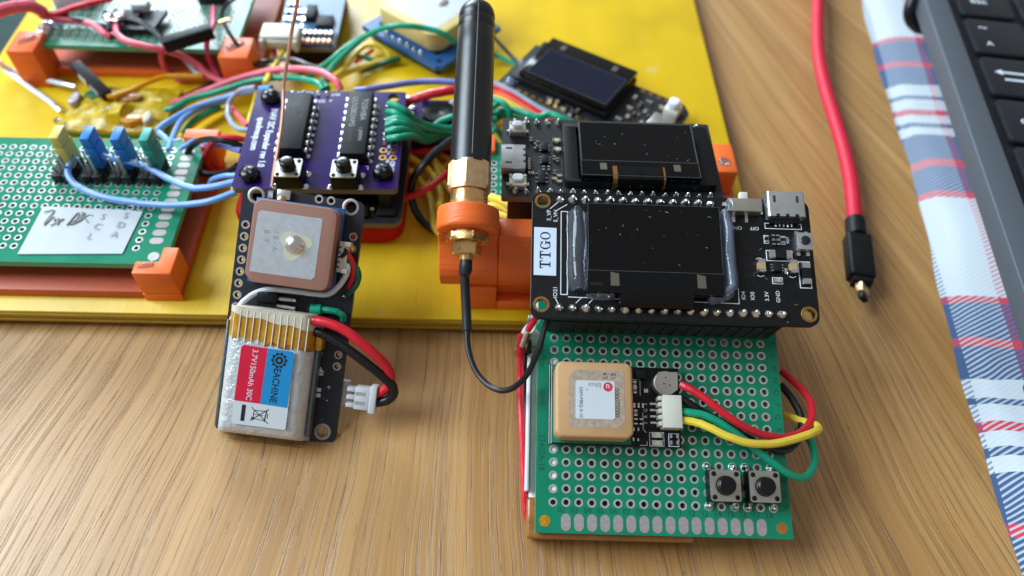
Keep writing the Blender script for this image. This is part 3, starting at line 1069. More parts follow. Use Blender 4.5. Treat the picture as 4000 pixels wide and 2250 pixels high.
def glue_bead(parent, pts, wmax, hgt, m='glue', seed=1, name='glue'):
    rnd = random.Random(seed)
    P = spline(pts, 5)
    g = Ge()
    n = 9
    vs, fs = [], []
    for i, p in enumerate(P):
        t = (P[min(i + 1, len(P) - 1)] - P[max(i - 1, 0)]).normalized()
        sd = Vector((t.y, -t.x, 0))
        ww = wmax * (0.94 + 0.12 * rnd.random()) * (0.55 if i in (0, len(P) - 1) else 1)
        hh = hgt * (0.95 + 0.1 * rnd.random())
        for k in range(n):
            u = -1 + 2 * k / (n - 1)
            q = p + sd * u * ww
            vs.append((q.x, q.y, p.z + hh * (1 - abs(u) ** 2.4) * (1 + 0.10 * math.sin(2.6 * u + i * 0.5))))
    for i in range(len(P) - 1):
        for k in range(n - 1):
            a = i * n + k
            fs.append((a, a + 1, a + n + 1, a + n))
    base = len(vs)
    vs += [(x, y, min(z, 0.02)) for x, y, z in [(v[0], v[1], 0.02) for v in vs]]
    for i in range(len(P) - 1):
        for k in range(n - 1):
            a = base + i * n + k
            fs.append((a, a + n, a + n + 1, a + 1))
    for i in range(len(P) - 1):
        fs.append((i * n, (i + 1) * n, base + (i + 1) * n, base + i * n))
        fs.append((i * n + n - 1, base + i * n + n - 1, base + (i + 1) * n + n - 1, (i + 1) * n + n - 1))
    fs.append(tuple(range(n)) + tuple(base + k for k in range(n - 1, -1, -1)))
    e = (len(P) - 1) * n
    fs.append(tuple(e + k for k in range(n - 1, -1, -1)) + tuple(base + e + k for k in range(n)))
    g.add(vs, fs)
    return g.ob(name, m, parent, smooth=70)


glue_bead(tb, [(3.3, 20.6, 0.02), (3.3, 17.0, 0.02), (3.4, 12.0, 0.02), (3.3, 7.0, 0.02), (3.6, 3.4, 0.02)], 1.95, 2.2, 'glue', 3)
glue_bead(tb, [(5.2, 3.1, 0.02), (7.5, 2.7, 0.02), (10.6, 2.8, 0.02)], 1.0, 2.6, 'glue_milky', 5)
glue_bead(tb, [(32.9, 20.9, 0.02), (33.2, 17.0, 0.02), (33.2, 12.0, 0.02), (33.3, 7.0, 0.02), (33.2, 4.6, 0.02)], 1.75, 2.3, 'glue_milky', 8)
glue_bead(tb, [(33.6, 4.6, 0.02), (31.5, 3.6, 0.02), (28.6, 2.7, 0.02)], 1.5, 2.4, 'glue_milky', 9)
glue_bead(tb, [(11.5, 3.3, 1.6), (12.0, 2.2, 1.2), (11.6, 0.9, 0.3)], 0.35, 1.0, 'glue_milky', 11)
# switch, usb socket, reset button
g = Ge()
g.box(33.4, 40.2, 20.6, 23.4, 0.05, 2.3)
sw = g.ob('slide_switch', 'steel', tb, bev=0.12)
g = Ge()
g.box(36.0, 37.6, 23.4, 25.0, 0.6, 1.9)
g.ob('slider', 'beige_plastic', sw, bev=0.12)
for x in (34.9, 37.5):
    g = Ge()
    g.box(x - 0.3, x + 0.3, 19.0, 20.6, 0.02, 0.4)
    g.ob('pin', 'solder', sw)
for x in (33.1, 40.4):
    g = Ge()
    g.box(x - 0.35, x + 0.35, 20.8, 21.6, 0.02, 0.6).box(x - 0.35, x + 0.35, 22.4, 23.2, 0.02, 0.6)
    g.ob('anchor_lug', 'solder', sw)
glue_bead(sw, [(33.6, 23.3, 1.9), (33.9, 22.2, 2.2), (34.1, 21.2, 2.0)], 0.5, 0.5, 'glue', 14)


def usb_socket(parent, cx, cy, rot, wdt=7.6, ln=5.4, h=2.7):
    g = Ge()
    prof = rrect(-wdt / 2, wdt / 2, 0.0, h, 0.55, 3)
    n = len(prof)
    inner = rrect(-wdt / 2 + 0.25, wdt / 2 - 0.25, 0.25, h - 0.25, 0.4, 3)
    vs = [(x, 0, z) for x, z in prof] + [(x, ln, z) for x, z in prof] + [(x, ln, z) for x, z in inner] + [(x, 1.0, z) for x, z in inner]
    fs = []
    for i in range(n):
        j = (i + 1) % n
        fs += [(i, i + n, j + n, j), (n + i, 2 * n + i, 2 * n + j, n + j), (2 * n + i, 3 * n + i, 3 * n + j, 2 * n + j)]
    fs += [tuple(range(n)), tuple(range(3 * n, 4 * n))[::-1]]
    g.add(vs, fs)
    b = g.ob('usb_socket', 'steel_bright', parent, smooth=40)
    b.location = (cx, cy, 0.03)
    b.rotation_euler = (0, 0, math.radians(rot))
    for a in (-2.4, 2.2):
        q = Ge()
        q.box(a - 0.28, a + 0.28, ln * 0.55, ln * 0.82, h - 0.02, h + 0.03)
        q.ob('spring_slot', 'pcb_dark_edge', b)
    for a in (-1.9, 0.0, 1.9):
        q = Ge()
        q.box(a - 0.35, a + 0.35, -0.05, 0.5, h - 0.5, h + 0.02)
        q.ob('notch', 'header_black', b)
    q = Ge()
    q.box(-2.9, 2.9, -0.7, -0.05, 0.0, 1.6)
    q.ob('insulator', 'header_black', b)
    for k in range(5):
        q = Ge()
        q.cyl((-1.6 + k * 0.8, -0.5, 0.18), (-1.6 + k * 0.8, -1.25, 0.12), 0.26, n=8)
        q.ob('pin', 'solder', b)
    return b


usb_socket(tb, 45.0, 19.6, 0)
frame_line(tb, 41.2, 48.7, 17.9, 19.2, 0.01, 0.15)
g = Ge()
g.box(46.9, 50.0, 13.1, 16.7, 0.05, 1.7)
rb = g.ob('reset_button', 'steel_bright', tb, bev=0.2)
g = Ge()
g.lathe([(0.95, 1.7), (0.95, 2.0), (0.8, 2.1), (0.1, 2.1)], 20, (48.45, 14.9, 0))
g.ob('plunger', 'pcb_navy', rb)
for x in (47.4, 49.3):
    for y in (12.6, 17.0):
        g = Ge()
        g.box(x - 0.35, x + 0.35, y - 0.4, y + 0.4, 0.02, 0.35)
        g.ob('lug', 'solder', rb)
for x, y in ((42.6, 15.9), (43.5, 15.9), (42.6, 14.9), (43.5, 14.9)):
    smd(tb, x, y, 0.02, 1.15, 0.6, 0.5, 90, 'chip_black')
smd(tb, 41.3, 15.6, 0.02, 1.3, 0.65, 0.4, 90, 'chip_black')
smd(tb, 44.6, 15.5, 0.02, 1.3, 0.65, 0.4, 90, 'chip_black')
frame_line(tb, 40.8, 41.8, 14.7, 16.5, 0.01, 0.12)
frame_line(tb, 44.1, 45.1, 14.6, 16.4, 0.01, 0.12)
for x, y, r_, l in ((43.6, 12.2, 0, 4.3), (48.4, 8.3, 90, 4.3)):
    smd(tb, x, y, 0.02, l, 1.5, 1.1, r_, 'chip_black', 'diode')
frame_line(tb, 41.0, 46.3, 11.0, 13.3, 0.01, 0.15)
frame_line(tb, 47.2, 49.6, 5.5, 11.1, 0.01, 0.15)
for x in (39.6, 45.9):
    smd(tb, x, 9.6, 0.02, 2.6, 1.35, 1.3, 90, 'capacitor_tan', 'capacitor')
    for s_ in (-1, 1):
        g = Ge()
        g.tube([(x - 0.7, 9.6 + s_ * 1.7, 0.03), (x, 9.6 + s_ * 1.95, 0.03), (x + 0.7, 9.6 + s_ * 1.7, 0.03)], 0.07, 6, 4)
        g.ob('printed_arc', 'white_print', tb)
chip(tb, 42.0, 43.6, 8.6, 10.4, 0.02, 1.1, pins=3, along='y')
smd(tb, 44.5, 8.8, 0.02, 1.2, 0.6, 0.5, 90, 'solder')
smd(tb, 42.8, 6.9, 0.02, 1.5, 0.8, 0.5, 0, 'tin')
frame_line(tb, 41.8, 43.9, 6.2, 7.6, 0.01, 0.13)

# ================================================================ tracker board leaning at the left (H)
hb = thing('tracker_board', 'long black circuit board leaning from the table against the purple board', 'circuit board', FH)
mh = [(1.46, 24.3), (21.83, 24.5), (21.83, -24.7)]
lh = [(0.0, k * 2.54) for k in range(-6, 8)]
rh = [(23.18, 18.25), (23.18, 15.71), (23.18, -7.57), (23.18, -10.11), (14.9, 25.3), (17.5, 25.3)]
g = Ge()
g.slab(rrect(-1.5, 24.75, -27.4, 26.0, 1.8, 4), [circle(x, y, 1.35, 18) for x, y in mh] + [circle(x, y, 0.5, 10) for x, y in lh + rh], -1.5, 0, 0, 1)
g.ob('board', ['pcb_navy', 'pcb_dark_edge'], hb)
HR = ring_mesh('plated_hole', 0.95, 0.56, 1.4, 'tin_pad', 14)
MR = ring_mesh('mounting_ring', 1.85, 1.35, 1.4, 'tin_pad', 24)
for x, y in lh + rh:
    link('plated_hole', HR, hb, (x, y, 0))
for x, y in mh:
    link('mounting_ring', MR, hb, (x, y, 0))
# printed marks beside the battery
for (p_, q_, t_) in (((18.41,-4.99,0), (19.41,-4.99,-0), 0.75), ((18.14,-7.8,-0), (19.43,-7.73,0), 0.75), ((19.28,-7.35,-0), (19.47,-8.08,0), 0.6),
                     ((18.45,-12.31,-0), (20.42,-12.05,0), 0.8), ((20.29,-12.06,0), (18.61,-9.96,0), 0.8), ((18.46,-10.03,0), (18.64,-12.28,0), 0.7),
                     ((18.01,-15.85,-0), (20.41,-15.64,0), 0.8), ((18.07,-16.96,-0), (20.46,-16.85,-0), 0.8)):
    line(hb, p_[:2], q_[:2], 0.02, t_, 'white_print', 'printed_mark')
txt(hb, '+', 1.5, 22.0, -14.9, 0.03, 0, 'white_print')
txt(hb, '-', 1.8, 22.0, -17.6, 0.03, 0, 'white_print')
flecks(hb, -1, 24, -26, 25, 0.0, 50, 9)
# small socket and parts at the top edge
g = Ge()
g.box(6.2, 9.0, 24.2, 26.2, 0.02, 1.2)
ant = g.ob('antenna_socket', 'steel_bright', hb, bev=0.1)
g = Ge()
g.lathe([(0.95, 0), (0.95, 0.5), (0.5, 0.7), (0.1, 0.7)], 16, (7.4, 24.0, 0.9))
g.ob('contact', 'gold', ant)
smd(hb, 4.6, 24.9, 0.02, 1.6, 1.0, 0.5, 90, 'tin', 'test_pad')
# glued diodes and their sleeves
g = Ge()
g.box(4.9, 9.3, 1.9, 4.1, 0.05, 2.6)
g.ob('diode', 'black_plastic', hb, bev=0.25)
g = Ge()
g.box(4.8, 9.2, -0.2, 1.75, 0.05, 1.4)
g.ob('diode', 'chip_black', hb, bev=0.2)
g = Ge()
g.tube([(9.2, 2.9, 1.4), (12.5, 3.2, 1.5), (17.6, 2.7, 1.2)], 1.15, 12, 4)
g.ob('heat_shrink', 'clear_sleeve', hb)
g = Ge()
g.tube([(9.2, 1.2, 1.2), (12, 1.2, 1.3), (15.0, 1.0, 1.4)], 0.9, 12, 4)
g.ob('heat_shrink', 'clear_sleeve', hb)
g = Ge()
g.tube([(9.2, 1.5, 1.2), (13, 1.3, 1.2)], 0.4, 8, 2)
g.ob('bare_lead', 'tin', hb)
g = Ge()
g.tube([(9.3, 3.0, 1.3), (13, 3.1, 1.3)], 0.4, 8, 2)
g.ob('bare_lead', 'tin', hb)
g = Ge()
g.tube([(16.46,1.68,1.5),(18.31,1.83,1.6),(18.68,1.88,1.6)], 1.2, 14, 3)
g.ob('green_sleeve', 'wire_green', hb)
wire([(18.31,1.83,1.6),(20.33,2.04,1.9),(22.07,1.9,1.9),(23.3,1.29,1.5),(23.3,0.19,0.2)], 0.72, 'wire_green', '', 'green_wire', parent=hb)
link('solder_joint', JOINTS[0], hb, (22.8,5.26,-0))
link('solder_joint', JOINTS[1], hb, (23.39,0.18,0))
g = Ge()
g.box(14, 23.0, 0.2, 1.8, 0.02, 0.5)
g.ob('black_tape', 'black_gloss', hb, bev=0.1)
# battery socket on the right edge
g = Ge()
g.box(23.3, 26.2, -18.6, -13.2, -3.6, -1.6)
g.ob('battery_socket', 'white_plastic', hb, bev=0.25)
# header strip below, touching the table side
g = Ge()
g.box(0.0, 2.4, -18, 20, -4.2, -1.55)
g.ob('pin_strip', 'header_black', hb)

# ---------------------------------------------------------------- square receiver on the tracker board
gm = thing('patch_receiver', 'square brown ceramic patch antenna module on the leaning black board', 'module', FH)
g = Ge()
g.box(2.2, 21.0, 5.9, 23.9, 0.7, 1.7)
g.ob('board', 'pcb_blue', gm, bev=0.05)
g = Ge()
g.prism([(2.9, 7.7), (4.5, 6.1), (18.6, 6.05)] + [(18.6 + 1.9 * math.sin(math.radians(a)), 7.95 - 1.9 * math.cos(math.radians(a))) for a in (20, 45, 70, 90)] +
        [(20.6, 21.4)] + [(18.7 + 1.9 * math.cos(math.radians(a)), 21.6 + 1.9 * math.sin(math.radians(a))) for a in (0, 25, 50, 75, 90)] +
        [(5.0, 23.55)] + [(4.9 - 1.8 * math.sin(math.radians(a)), 21.75 + 1.8 * math.cos(math.radians(a))) for a in (20, 45, 70, 90)], 1.75, 6.0)
cb = g.ob('ceramic_block', 'ceramic_brown', gm, bev=0.3, seg=3)
g = Ge()
g.prism([(3.85, 8.3), (16.7, 8.2), (17.4, 8.85), (17.6, 21.1), (4.8, 21.15), (4.2, 20.6)], 6.0, 6.04)
el = g.ob('silver_electrode', 'silver_patch', cb)
g = Ge()
g.prism([(12.5 + (3.0 + 0.55 * math.sin(a * 3 + 0.6) + 0.25 * math.sin(a * 5)) * math.cos(a), 14.9 + (2.9 + 0.45 * math.sin(a * 3 + 0.6)) * math.sin(a)) for a in [2 * math.pi * k / 36 for k in range(36)]], 6.04, 6.07)
g.ob('flux_stain', 'flux', cb)
g = Ge()
g.lathe([(2.05, 6.05), (1.95, 6.25), (1.35, 6.75), (1.12, 7.0), (1.05, 7.12), (0.3, 7.15)], 24, (12.44, 15.0, 0))
g.ob('feed_pin', 'solder', cb, smooth=60)
txt(cb, '1 8 - A', 1.55, 8.4, 15.3, 6.06, -90, 'faint_mark', 'stamped_code')
txt(cb, 'B  T', 1.55, 6.4, 16.0, 6.06, -90, 'faint_mark', 'stamped_code')
g = Ge()
g.box(21.1, 23.0, 10.4, 17.0, 0.75, 3.3)
pc = g.ob('wire_socket', 'beige_plastic', gm, bev=0.15)
for y in (10.4, 16.1):
    g = Ge()
    g.box(22.2, 23.5, y - 0.1, y + 0.9, 0.9, 3.9)
    g.ob('latch', 'beige_plastic', pc, bev=0.1)
for k in range(5):
    g = Ge()
    g.box(21.2, 21.6, 11.3 + k * 1.05, 11.7 + k * 1.05, 3.3, 3.36)
    g.ob('slot', 'header_black', pc)

wire([(-31.73,104.95,28.4),(-30.61,104.33,28.03),(-29.69,103.55,26.89),(-29.32,102.48,25.5),(-29.76,101.13,23.61),(-30.58,100.2,21.54)], 0.62, 'wire_red', 'short red wire curving from the brown patch module socket')
wire([(-31.59,103.72,27.39),(-30.98,103.13,26.79),(-29.24,102.99,26.04),(-28.3,101.92,24.66),(-28.45,100.77,23.32),(-29.6,99.56,21.81),(-30.91,98.99,20.67)], 0.6, 'wire_dark_green', 'short green wire at the right edge of the leaning black board')
wire([(-31.74,103.59,27.93),(-30.86,104.22,28.72),(-30.99,105.55,29.03)], 0.5, 'wire_black', 'short black wire tucked behind the brown patch module socket')
wire([(-31.71,102.84,26.54),(-30.64,102.6,26.48),(-30.59,101.62,25.55),(-31.48,100.37,24.13),(-32.86,99.21,22.78),(-34.59,98.32,21.77),(-37.07,98.35,21.64),(-40.28,98.7,21.76),(-43.47,98.95,21.93),(-46.35,98.95,22.16),(-48.48,98.65,22.15),(-50.55,97.73,21.89),(-52.34,96,21.49),(-53.71,94.36,20.39),(-54.86,93.18,18.63),(-55.66,91.95,16.06),(-56.09,90.91,14.04)], 0.62, 'wire_white', 'thin white wire running round the brown patch module and past the battery')

# ---------------------------------------------------------------- battery with label (on H)
bt = thing('battery', 'small silver battery with red and blue label strapped to the leaning black board', 'battery', FH)


def pouch(x0, x1, y0, y1, z0, z1, r, m, name, parent, seed=2, top_bulge=0.5):
    nx, ny = 22, 28
    rnd = random.Random(seed)
    g = Ge()
    top, bot = [], []
    for j in range(ny + 1):
        for i in range(nx + 1):
            u, v = i / nx, j / ny
            x, y = x0 + (x1 - x0) * u, y0 + (y1 - y0) * v
            e = min((x - x0), (x1 - x), (y - y0), (y1 - y))
            t = min(1.0, e / r)
            prof = math.sqrt(max(0.0, 1 - (1 - t) ** 2))
            z = z0 + 0.6 + (z1 - z0 - 0.6) * prof + top_bulge * math.sin(math.pi * u) * math.sin(math.pi * v) * t
            z += 0.06 * (rnd.random() - 0.5)
            top.append((x, y, z))
            bot.append((x, y, z0))
    n = nx + 1
    fs = []
    for j in range(ny):
        for i in range(nx):
            a = j * n + i
            fs.append((a, a + 1, a + n + 1, a + n))
    off = len(top)
    fs += [tuple(off + k for k in f[::-1]) for f in fs[:nx * ny]]
    for i in range(nx):
        fs += [(i + off, i + 1 + off, i + 1, i), (ny * n + i, ny * n + i + 1, ny * n + i + 1 + off, ny * n + i + off)]
    for j in range(ny):
        fs += [(j * n, (j + 1) * n, (j + 1) * n + off, j * n + off), (j * n + nx + off, (j + 1) * n + nx + off, (j + 1) * n + nx, j * n + nx)]
    g.add(top + bot, fs)
    return g.ob(name, m, parent, smooth=80)


pouch(0.0, 19.3, -27.0, 0.4, 0.1, 6.5, 3.0, 'foil', 'cell', bt, top_bulge=0.45)
g = Ge()
g.box(0.6, 18.6, -28.6, -27.2, 0.6, 1.0)
g.ob('wrap_flange', 'clear_sleeve', bt, bev=0.15)
for x0, x1 in ((-0.35, 0.2), (19.0, 19.7)):
    g = Ge()
    g.box(x0, x1, -25.5, -2.5, 0.2, 3.6)
    g.ob('folded_edge', 'foil_edge', bt, bev=0.25)
ZL = 7.12
def sheet(x0, x1, y0, y1, z, m, name, parent, poly=None, curve=0.0):
    g = Ge()
    g.prism(poly or rrect(x0, x1, y0, y1, 0.4, 3), z, z + 0.08)
    return g.ob(name, m, parent)


lab = sheet(4.3, 15.6, -23.5, -6.9, ZL, 'label_white', 'label', bt)
sheet(0, 0, 0, 0, ZL + 0.085, 'label_red', 'red_panel', lab, [(4.35, -18.6), (9.75, -18.65), (9.95, -7.0), (5.1, -6.9), (4.6, -7.2), (4.5, -7.7)])
sheet(0, 0, 0, 0, ZL + 0.085, 'label_blue', 'blue_panel', lab, [(9.75, -18.65), (15.35, -18.8), (15.6, -7.9), (15.3, -7.15), (14.8, -7.0), (9.95, -7.0)])
zt = ZL + 0.19
txt(lab, '3.7V150mAh 30C', 1.62, 7.35, -12.9, zt, -91, 'label_white', bold=0.015, sx=0.92)
# cog and word mark on the blue panel
cog = []
for k in range(40):
    a = 2 * math.pi * k / 40
    rr = 1.72 if (k % 4) in (0, 1) else 1.4
    cog.append((12.6 + rr * math.cos(a), -9.2 + rr * math.sin(a)))
g = Ge()
g.slab(cog, [circle(12.6, -9.2, 1.15, 20)], zt - 0.02, zt)
g.ob('cog_mark', 'dark_print', lab)
g = Ge()
g.slab(circle(12.6, -9.2, 0.85, 16), [circle(12.6, -9.2, 0.35, 10)], zt - 0.02, zt)
g.ob('cog_mark', 'dark_print', lab)
txt(lab, 'EACHINE', 2.05, 12.35, -14.5, zt, -91, 'dark_print', bold=0.03, sx=0.86)
# crossed-out bin and bar
g = Ge()
g.box(6.1, 6.9, -22.7, -19.3, zt - 0.09, zt - 0.07)
g.ob('printed_bar', 'dark_print', lab)
zz = zt - 0.09
for a, c, t in (((8.1, -22.4), (11.7, -19.6), 0.14), ((8.1, -19.6), (11.8, -22.6), 0.14), ((8.6, -21.9), (8.7, -20.2), 0.12), ((8.6, -21.9), (11.0, -22.1), 0.12),
                ((8.7, -20.2), (11.2, -20.1), 0.12), ((11.0, -22.3), (11.3, -19.9), 0.2), ((11.5, -21.6), (11.6, -20.6), 0.12), ((8.6, -21.0), (10.6, -21.1), 0.1)):
    line(lab, a, c, zz, t, 'dark_print', 'printed_bin')
g = Ge()
g.slab(circle(8.55, -21.9, 0.35, 12), [circle(8.55, -21.9, 0.2, 10)], zz, zz + 0.03)
g.ob('printed_bin', 'dark_print', lab)
# tapes at the top end


def cell_top(x, y):
    """height of the cell's upper skin (same section as the pouch)"""
    y = min(y, -2.2)
    e = min(x - 0.0, 19.3 - x, 0.4 - y + 1.5)
    t = max(0.0, min(1.0, e / 3.0))
    return 0.7 + 5.8 * math.sqrt(max(0.0, 1 - (1 - t) ** 2)) + 0.45 * math.sin(math.pi * x / 19.3) * math.sin(math.pi * min(1, max(0, (y + 27) / 27.4))) * t


def tape_band(name, m, lo, hi, lift, x0=0.05, x1=19.25, seed=1, down=True):
    rnd = random.Random(seed)
    nx, ny = 36, 8
    g = Ge()
    vs, fs = [], []
    for i in range(nx + 1):
        x = x0 + (x1 - x0) * i / nx
        y0, y1 = lo(x), hi(x)
        for j in range(ny + 1):
            y = y0 + (y1 - y0) * j / ny
            vs.append((x, y, cell_top(x, y) + lift + 0.03 * rnd.random()))
    n = ny + 1
    for i in range(nx):
        for j in range(ny):
            a = i * n + j
            fs.append((a, a + n, a + n + 1, a + 1))
    k0 = len(vs)
    vs += [(x, y, z - 0.12) for x, y, z in vs]
    fs += [tuple(k0 + q for q in f[::-1]) for f in fs]
    for i in range(nx):
        a, b = i * n, (i + 1) * n
        fs += [(a, k0 + a, k0 + b, b), (a + ny, b + ny, k0 + b + ny, k0 + a + ny)]
    g.add(vs, fs)
    return g.ob(name, m, bt, smooth=60)


tape_band('amber_tape', 'kapton', lambda x: -5.5 - 0.9 * x / 19 + 0.35 * math.sin(x * 1.9), lambda x: -0.2 - 1.7 * x / 19, 0.12, seed=2)
tape_band('amber_tape', 'kapton_brown', lambda x: -6.7 + 0.3 * math.sin(x * 1.3), lambda x: -4.6 - 0.4 * x / 19, 0.06, x0=9.0, seed=3)
tape_band('masking_tape', 'masking_tape', lambda x: -0.5 - 2.0 * x / 19 + 0.2 * math.sin(x), lambda x: 0.9, 0.26, x0=0.7, x1=18.7, seed=4)
g = Ge()
g.box(18.9, 20.3, -6.6, -3.0, 0.4, 4.6)
g.ob('amber_tape', 'kapton', bt, bev=0.3)
g = Ge()
g.box(1.2, 18.4, -0.9, 0.85, 1.0, 5.9)
g.ob('end_block', 'masking_tape', bt, bev=0.5)
for k in range(12):
    x = 1.9 + k * 1.4
    g = Ge()
    g.tube([(x + 0.15, yy_, cell_top(x, yy_) + 0.27) for yy_ in (0.2, -1.5, -3.4, -5.0, -6.2 - 0.05 * k)], 0.12, 6, 3)
    g.ob('tape_strand', 'fibre', bt)

wire([(17.32,-0.4,5),(18.97,-0.24,5.4),(21.24,-0.3,5.8),(24.55,-1.08,6.2),(28.17,-3.08,6.2),(31.5,-5.39,5.6),(34.21,-7.81,4.6),(35.41,-10.08,3.6),(35.22,-12.2,2.6),(33.86,-13.86,2),(31.8,-14.78,1.6)], 1.05, 'wire_red', '', 'red_lead', parent=bt, n=12)
wire([(17.48,-2.67,4),(19.28,-2.69,4.4),(21.86,-3.5,4.6),(25.54,-5.1,5),(29.99,-7.63,5),(33.35,-9.93,4.4),(35.83,-12,3.6),(36.42,-13.63,2.8),(35.42,-15.41,2),(33.73,-16.28,1.6),(32.01,-16.72,1.4)], 1.05, 'wire_black', '', 'black_lead', parent=bt, n=12)
p0 = (26.69,-15.76,1.5)
g = Ge()
cx0, cx1 = 25.6, 30.4
pa, pb = Vector((27.93,-15.8,1.5)), Vector((31.41,-15.77,1.5))
d = (pb - pa).normalized()
nrm = Vector((d.y, -d.x, 0))
for (a0, a1, w0, z0, z1) in ((-1.0, 1.0, 2.5, -1.6, 1.8),):
    L_ = (pb - pa).length
    c0, c1 = pa + d * 0.3, pb
    g.obox((c0.x, c0.y, 1.5), (c1.x, c1.y, 1.5), 4.9, 3.2)
plug = g.ob('plug', 'white_plastic', bt, bev=0.25)
g = Ge()
c0, c1 = pb + d * 0.02, pb + d * 1.5
g.obox((c0.x, c0.y, 1.5), (c1.x, c1.y, 1.5), 5.9, 3.8)
g.ob('plug_collar', 'white_plastic', plug, bev=0.2)
for s_ in (-1.7, 0.0, 1.7):
    g = Ge()
    c0, c1 = pa + nrm * s_ - d * 1.4, pa + nrm * s_ + d * 0.3
    g.obox((c0.x, c0.y, 1.7), (c1.x, c1.y, 1.7), 0.9, 2.6)
    g.ob('plug_finger', 'white_plastic', plug, bev=0.15)
for s_ in (-1.0, 1.0):
    g = Ge()
    c0, c1 = pa + nrm * s_ + d * 0.5, pa + nrm * s_ + d * 2.6
    g.obox((c0.x, c0.y, 3.12), (c1.x, c1.y, 3.12), 0.7, 0.06)
    g.ob('contact_slot', 'grey_print', plug)

# ================================================================ purple expander board (U)
ux = thing('expander_board', 'purple circuit board with two long black chips and two push buttons', 'circuit board', FU)
g = Ge()
g.slab([(-31.6, -8.6), (-30.8, -9.35), (6.4, -9.35), (7.05, -8.7), (7.0, 26.0), (6.6, 26.4), (-31.2, 26.2), (-31.6, 25.8)],
       [circle(3.95, 24.2, 1.6, 20), circle(-27.6, 22.6, 1.6, 16), circle(-27.7, -5.6, 1.6, 16)] + [circle(2.81 + a * 2.54, 3.98 - b * 2.54, 0.5, 10) for a in (0, 1) for b in (0, 1)], -1.6, 0, 0, 1)
g.ob('board', ['pcb_purple', 'pcb_pale_edge'], ux)
GH = ring_mesh('gold_hole', 0.98, 0.52, 1.55, 'gold', 14)
for a in (0, 1):
    for b in (0, 1):
        link('gold_hole', GH, ux, (2.81 + a * 2.54, 3.98 - b * 2.54, 0))
link('gold_hole', GH, ux, (5.35, 6.52, 0))


def dip(parent, xr, y0, n, lines, name='long_chip'):
    xc = xr - 3.81
    yb, yt = y0 - 1.35, y0 + (n - 1) * 2.54 + 1.35
    g = Ge()
    vs, fs = [], []
    prof = [(-3.05, 0.6), (-3.3, 2.2), (-2.95, 3.9), (2.95, 3.9), (3.3, 2.2), (3.05, 0.6)]
    m = len(prof)
    for yy in (yb, yt):
        vs += [(xc + a, yy, h) for a, h in prof]
    fs = [(i, (i + 1) % m, m + (i + 1) % m, m + i) for i in range(m)] + [tuple(range(m))[::-1], tuple(range(m, 2 * m))]
    g.add(vs, fs)
    c = g.ob(name, 'chip_black', parent, bev=0.12)
    for k in range(n):
        for s_ in (-1, 1):
            q = Ge()
            x1, x2 = xc + s_ * 3.25, xc + s_ * 3.85
            y = y0 + k * 2.54
            q.box(min(x1, x2), max(x1, x2), y - 0.72, y + 0.72, 1.95, 2.25)
            q.box(min(x2, x2 - s_ * 0.28), max(x2, x2 - s_ * 0.28), y - 0.72, y + 0.72, 0.9, 1.95)
            q.box(min(x2, x2 - s_ * 0.26), max(x2, x2 - s_ * 0.26), y - 0.25, y + 0.25, -0.3, 0.9)
            q.ob('leg', 'tin', c, bev=0.06)
            link('solder_joint', JOINTS[k % 3], c, (xc + s_ * 3.81, y, 0), k * 1.3).scale = (0.85, 0.85, 0.5)
    for s2, sz, dx, yc, mm in lines:
        txt(c, s2, sz, xc + dx, yc, 3.93, -90, mm, 'stamped_code')
    return c


dip(ux, 0.0, 0.0, 9, [('TOSHIBA', 2.0, 1.35, 14.6, 'faint_mark'), ('ULN2803APG', 1.9, -1.15, 13.7, 'faint_mark'), ('1 JAPAN', 1.3, 1.3, 5.6, 'faint_mark'), ('8227HU', 1.3, -1.2, 5.0, 'pcb_dark_edge')])
dip(ux, -15.24, 1.53, 8, [('PCF8574P', 1.5, 1.3, 14.0, 'pcb_dark_edge'), ('1Z5491', 1.5, -0.3, 13.6, 'pcb_dark_edge'), ('KnD1130', 1.4, -1.6, 13.0, 'pcb_dark_edge')])
for x, y in ((-5.05, -6.7), (-17.9, -6.6)):
    tact(ux, x, y, 0, legs=False, h=4.2, cap=1.75, caph=2.3)
    for a in (-3.5, 3.5):
        for c in (-2.1, 2.1):
            link('solder_joint', JOINTS[0], ux, (x + a, y + c, 0), 2.0).scale = (1.15, 1.15, 0.5)
    line(ux, (x - 2.4, -9.15), (x + 2.4, -9.15), 0.02, 0.2)
# nylon screws
for x, y in ((-27.6, 22.6), (-27.7, -5.6), (3.35, -4.4)):
    g = Ge()
    g.lathe([(1.55, -9.0), (1.55, 0.02), (2.35, 0.04), (2.5, 0.5), (2.4, 1.5), (1.9, 2.2), (0.8, 2.5), (0.1, 2.45)], 18, (x, y, 0))
    sc_ = g.ob('nylon_screw', 'black_gloss', ux, smooth=50)
    for a in (0.6, 0.6 + math.pi / 2):
        q = Ge()
        q.obox((x + 1.5 * math.cos(a), y + 1.5 * math.sin(a), 2.5), (x - 1.5 * math.cos(a), y - 1.5 * math.sin(a), 2.5), 0.5, 0.12)
        q.ob('screw_slot', 'header_black', sc_)
yy = 19.0
for word in ('INAV', 'I2C', 'Expander', 'rev', '1.0'):
    wo = txt(ux, word, 2.3, -26.0, yy, 0.03, -90, 'white_print', align='LEFT', bold=0.05, sx=0.80)
    yy = min(v.co.y for v in wo.data.vertices) - 0.62
txt(ux, 'quadmeup.com', 2.3, -28.8, 9.6, 0.03, -90, 'white_print', bold=0.05, sx=0.85)
for k, ch in enumerate('678'):
    txt(ux, ch, 1.8, 4.1, 5.3 - k * 2.54, 0.03, 0, 'white_print')
txt(ux, 'SIG', 1.7, 2.7, -1.6, 0.03, 90, 'white_print')
txt(ux, 'GND', 1.7, 5.4, -1.7, 0.03, 90, 'white_print', bold=0.02)
txt(ux, 'SDA', 1.6, -15.1, 22.3, 0.03, 180, 'white_print')
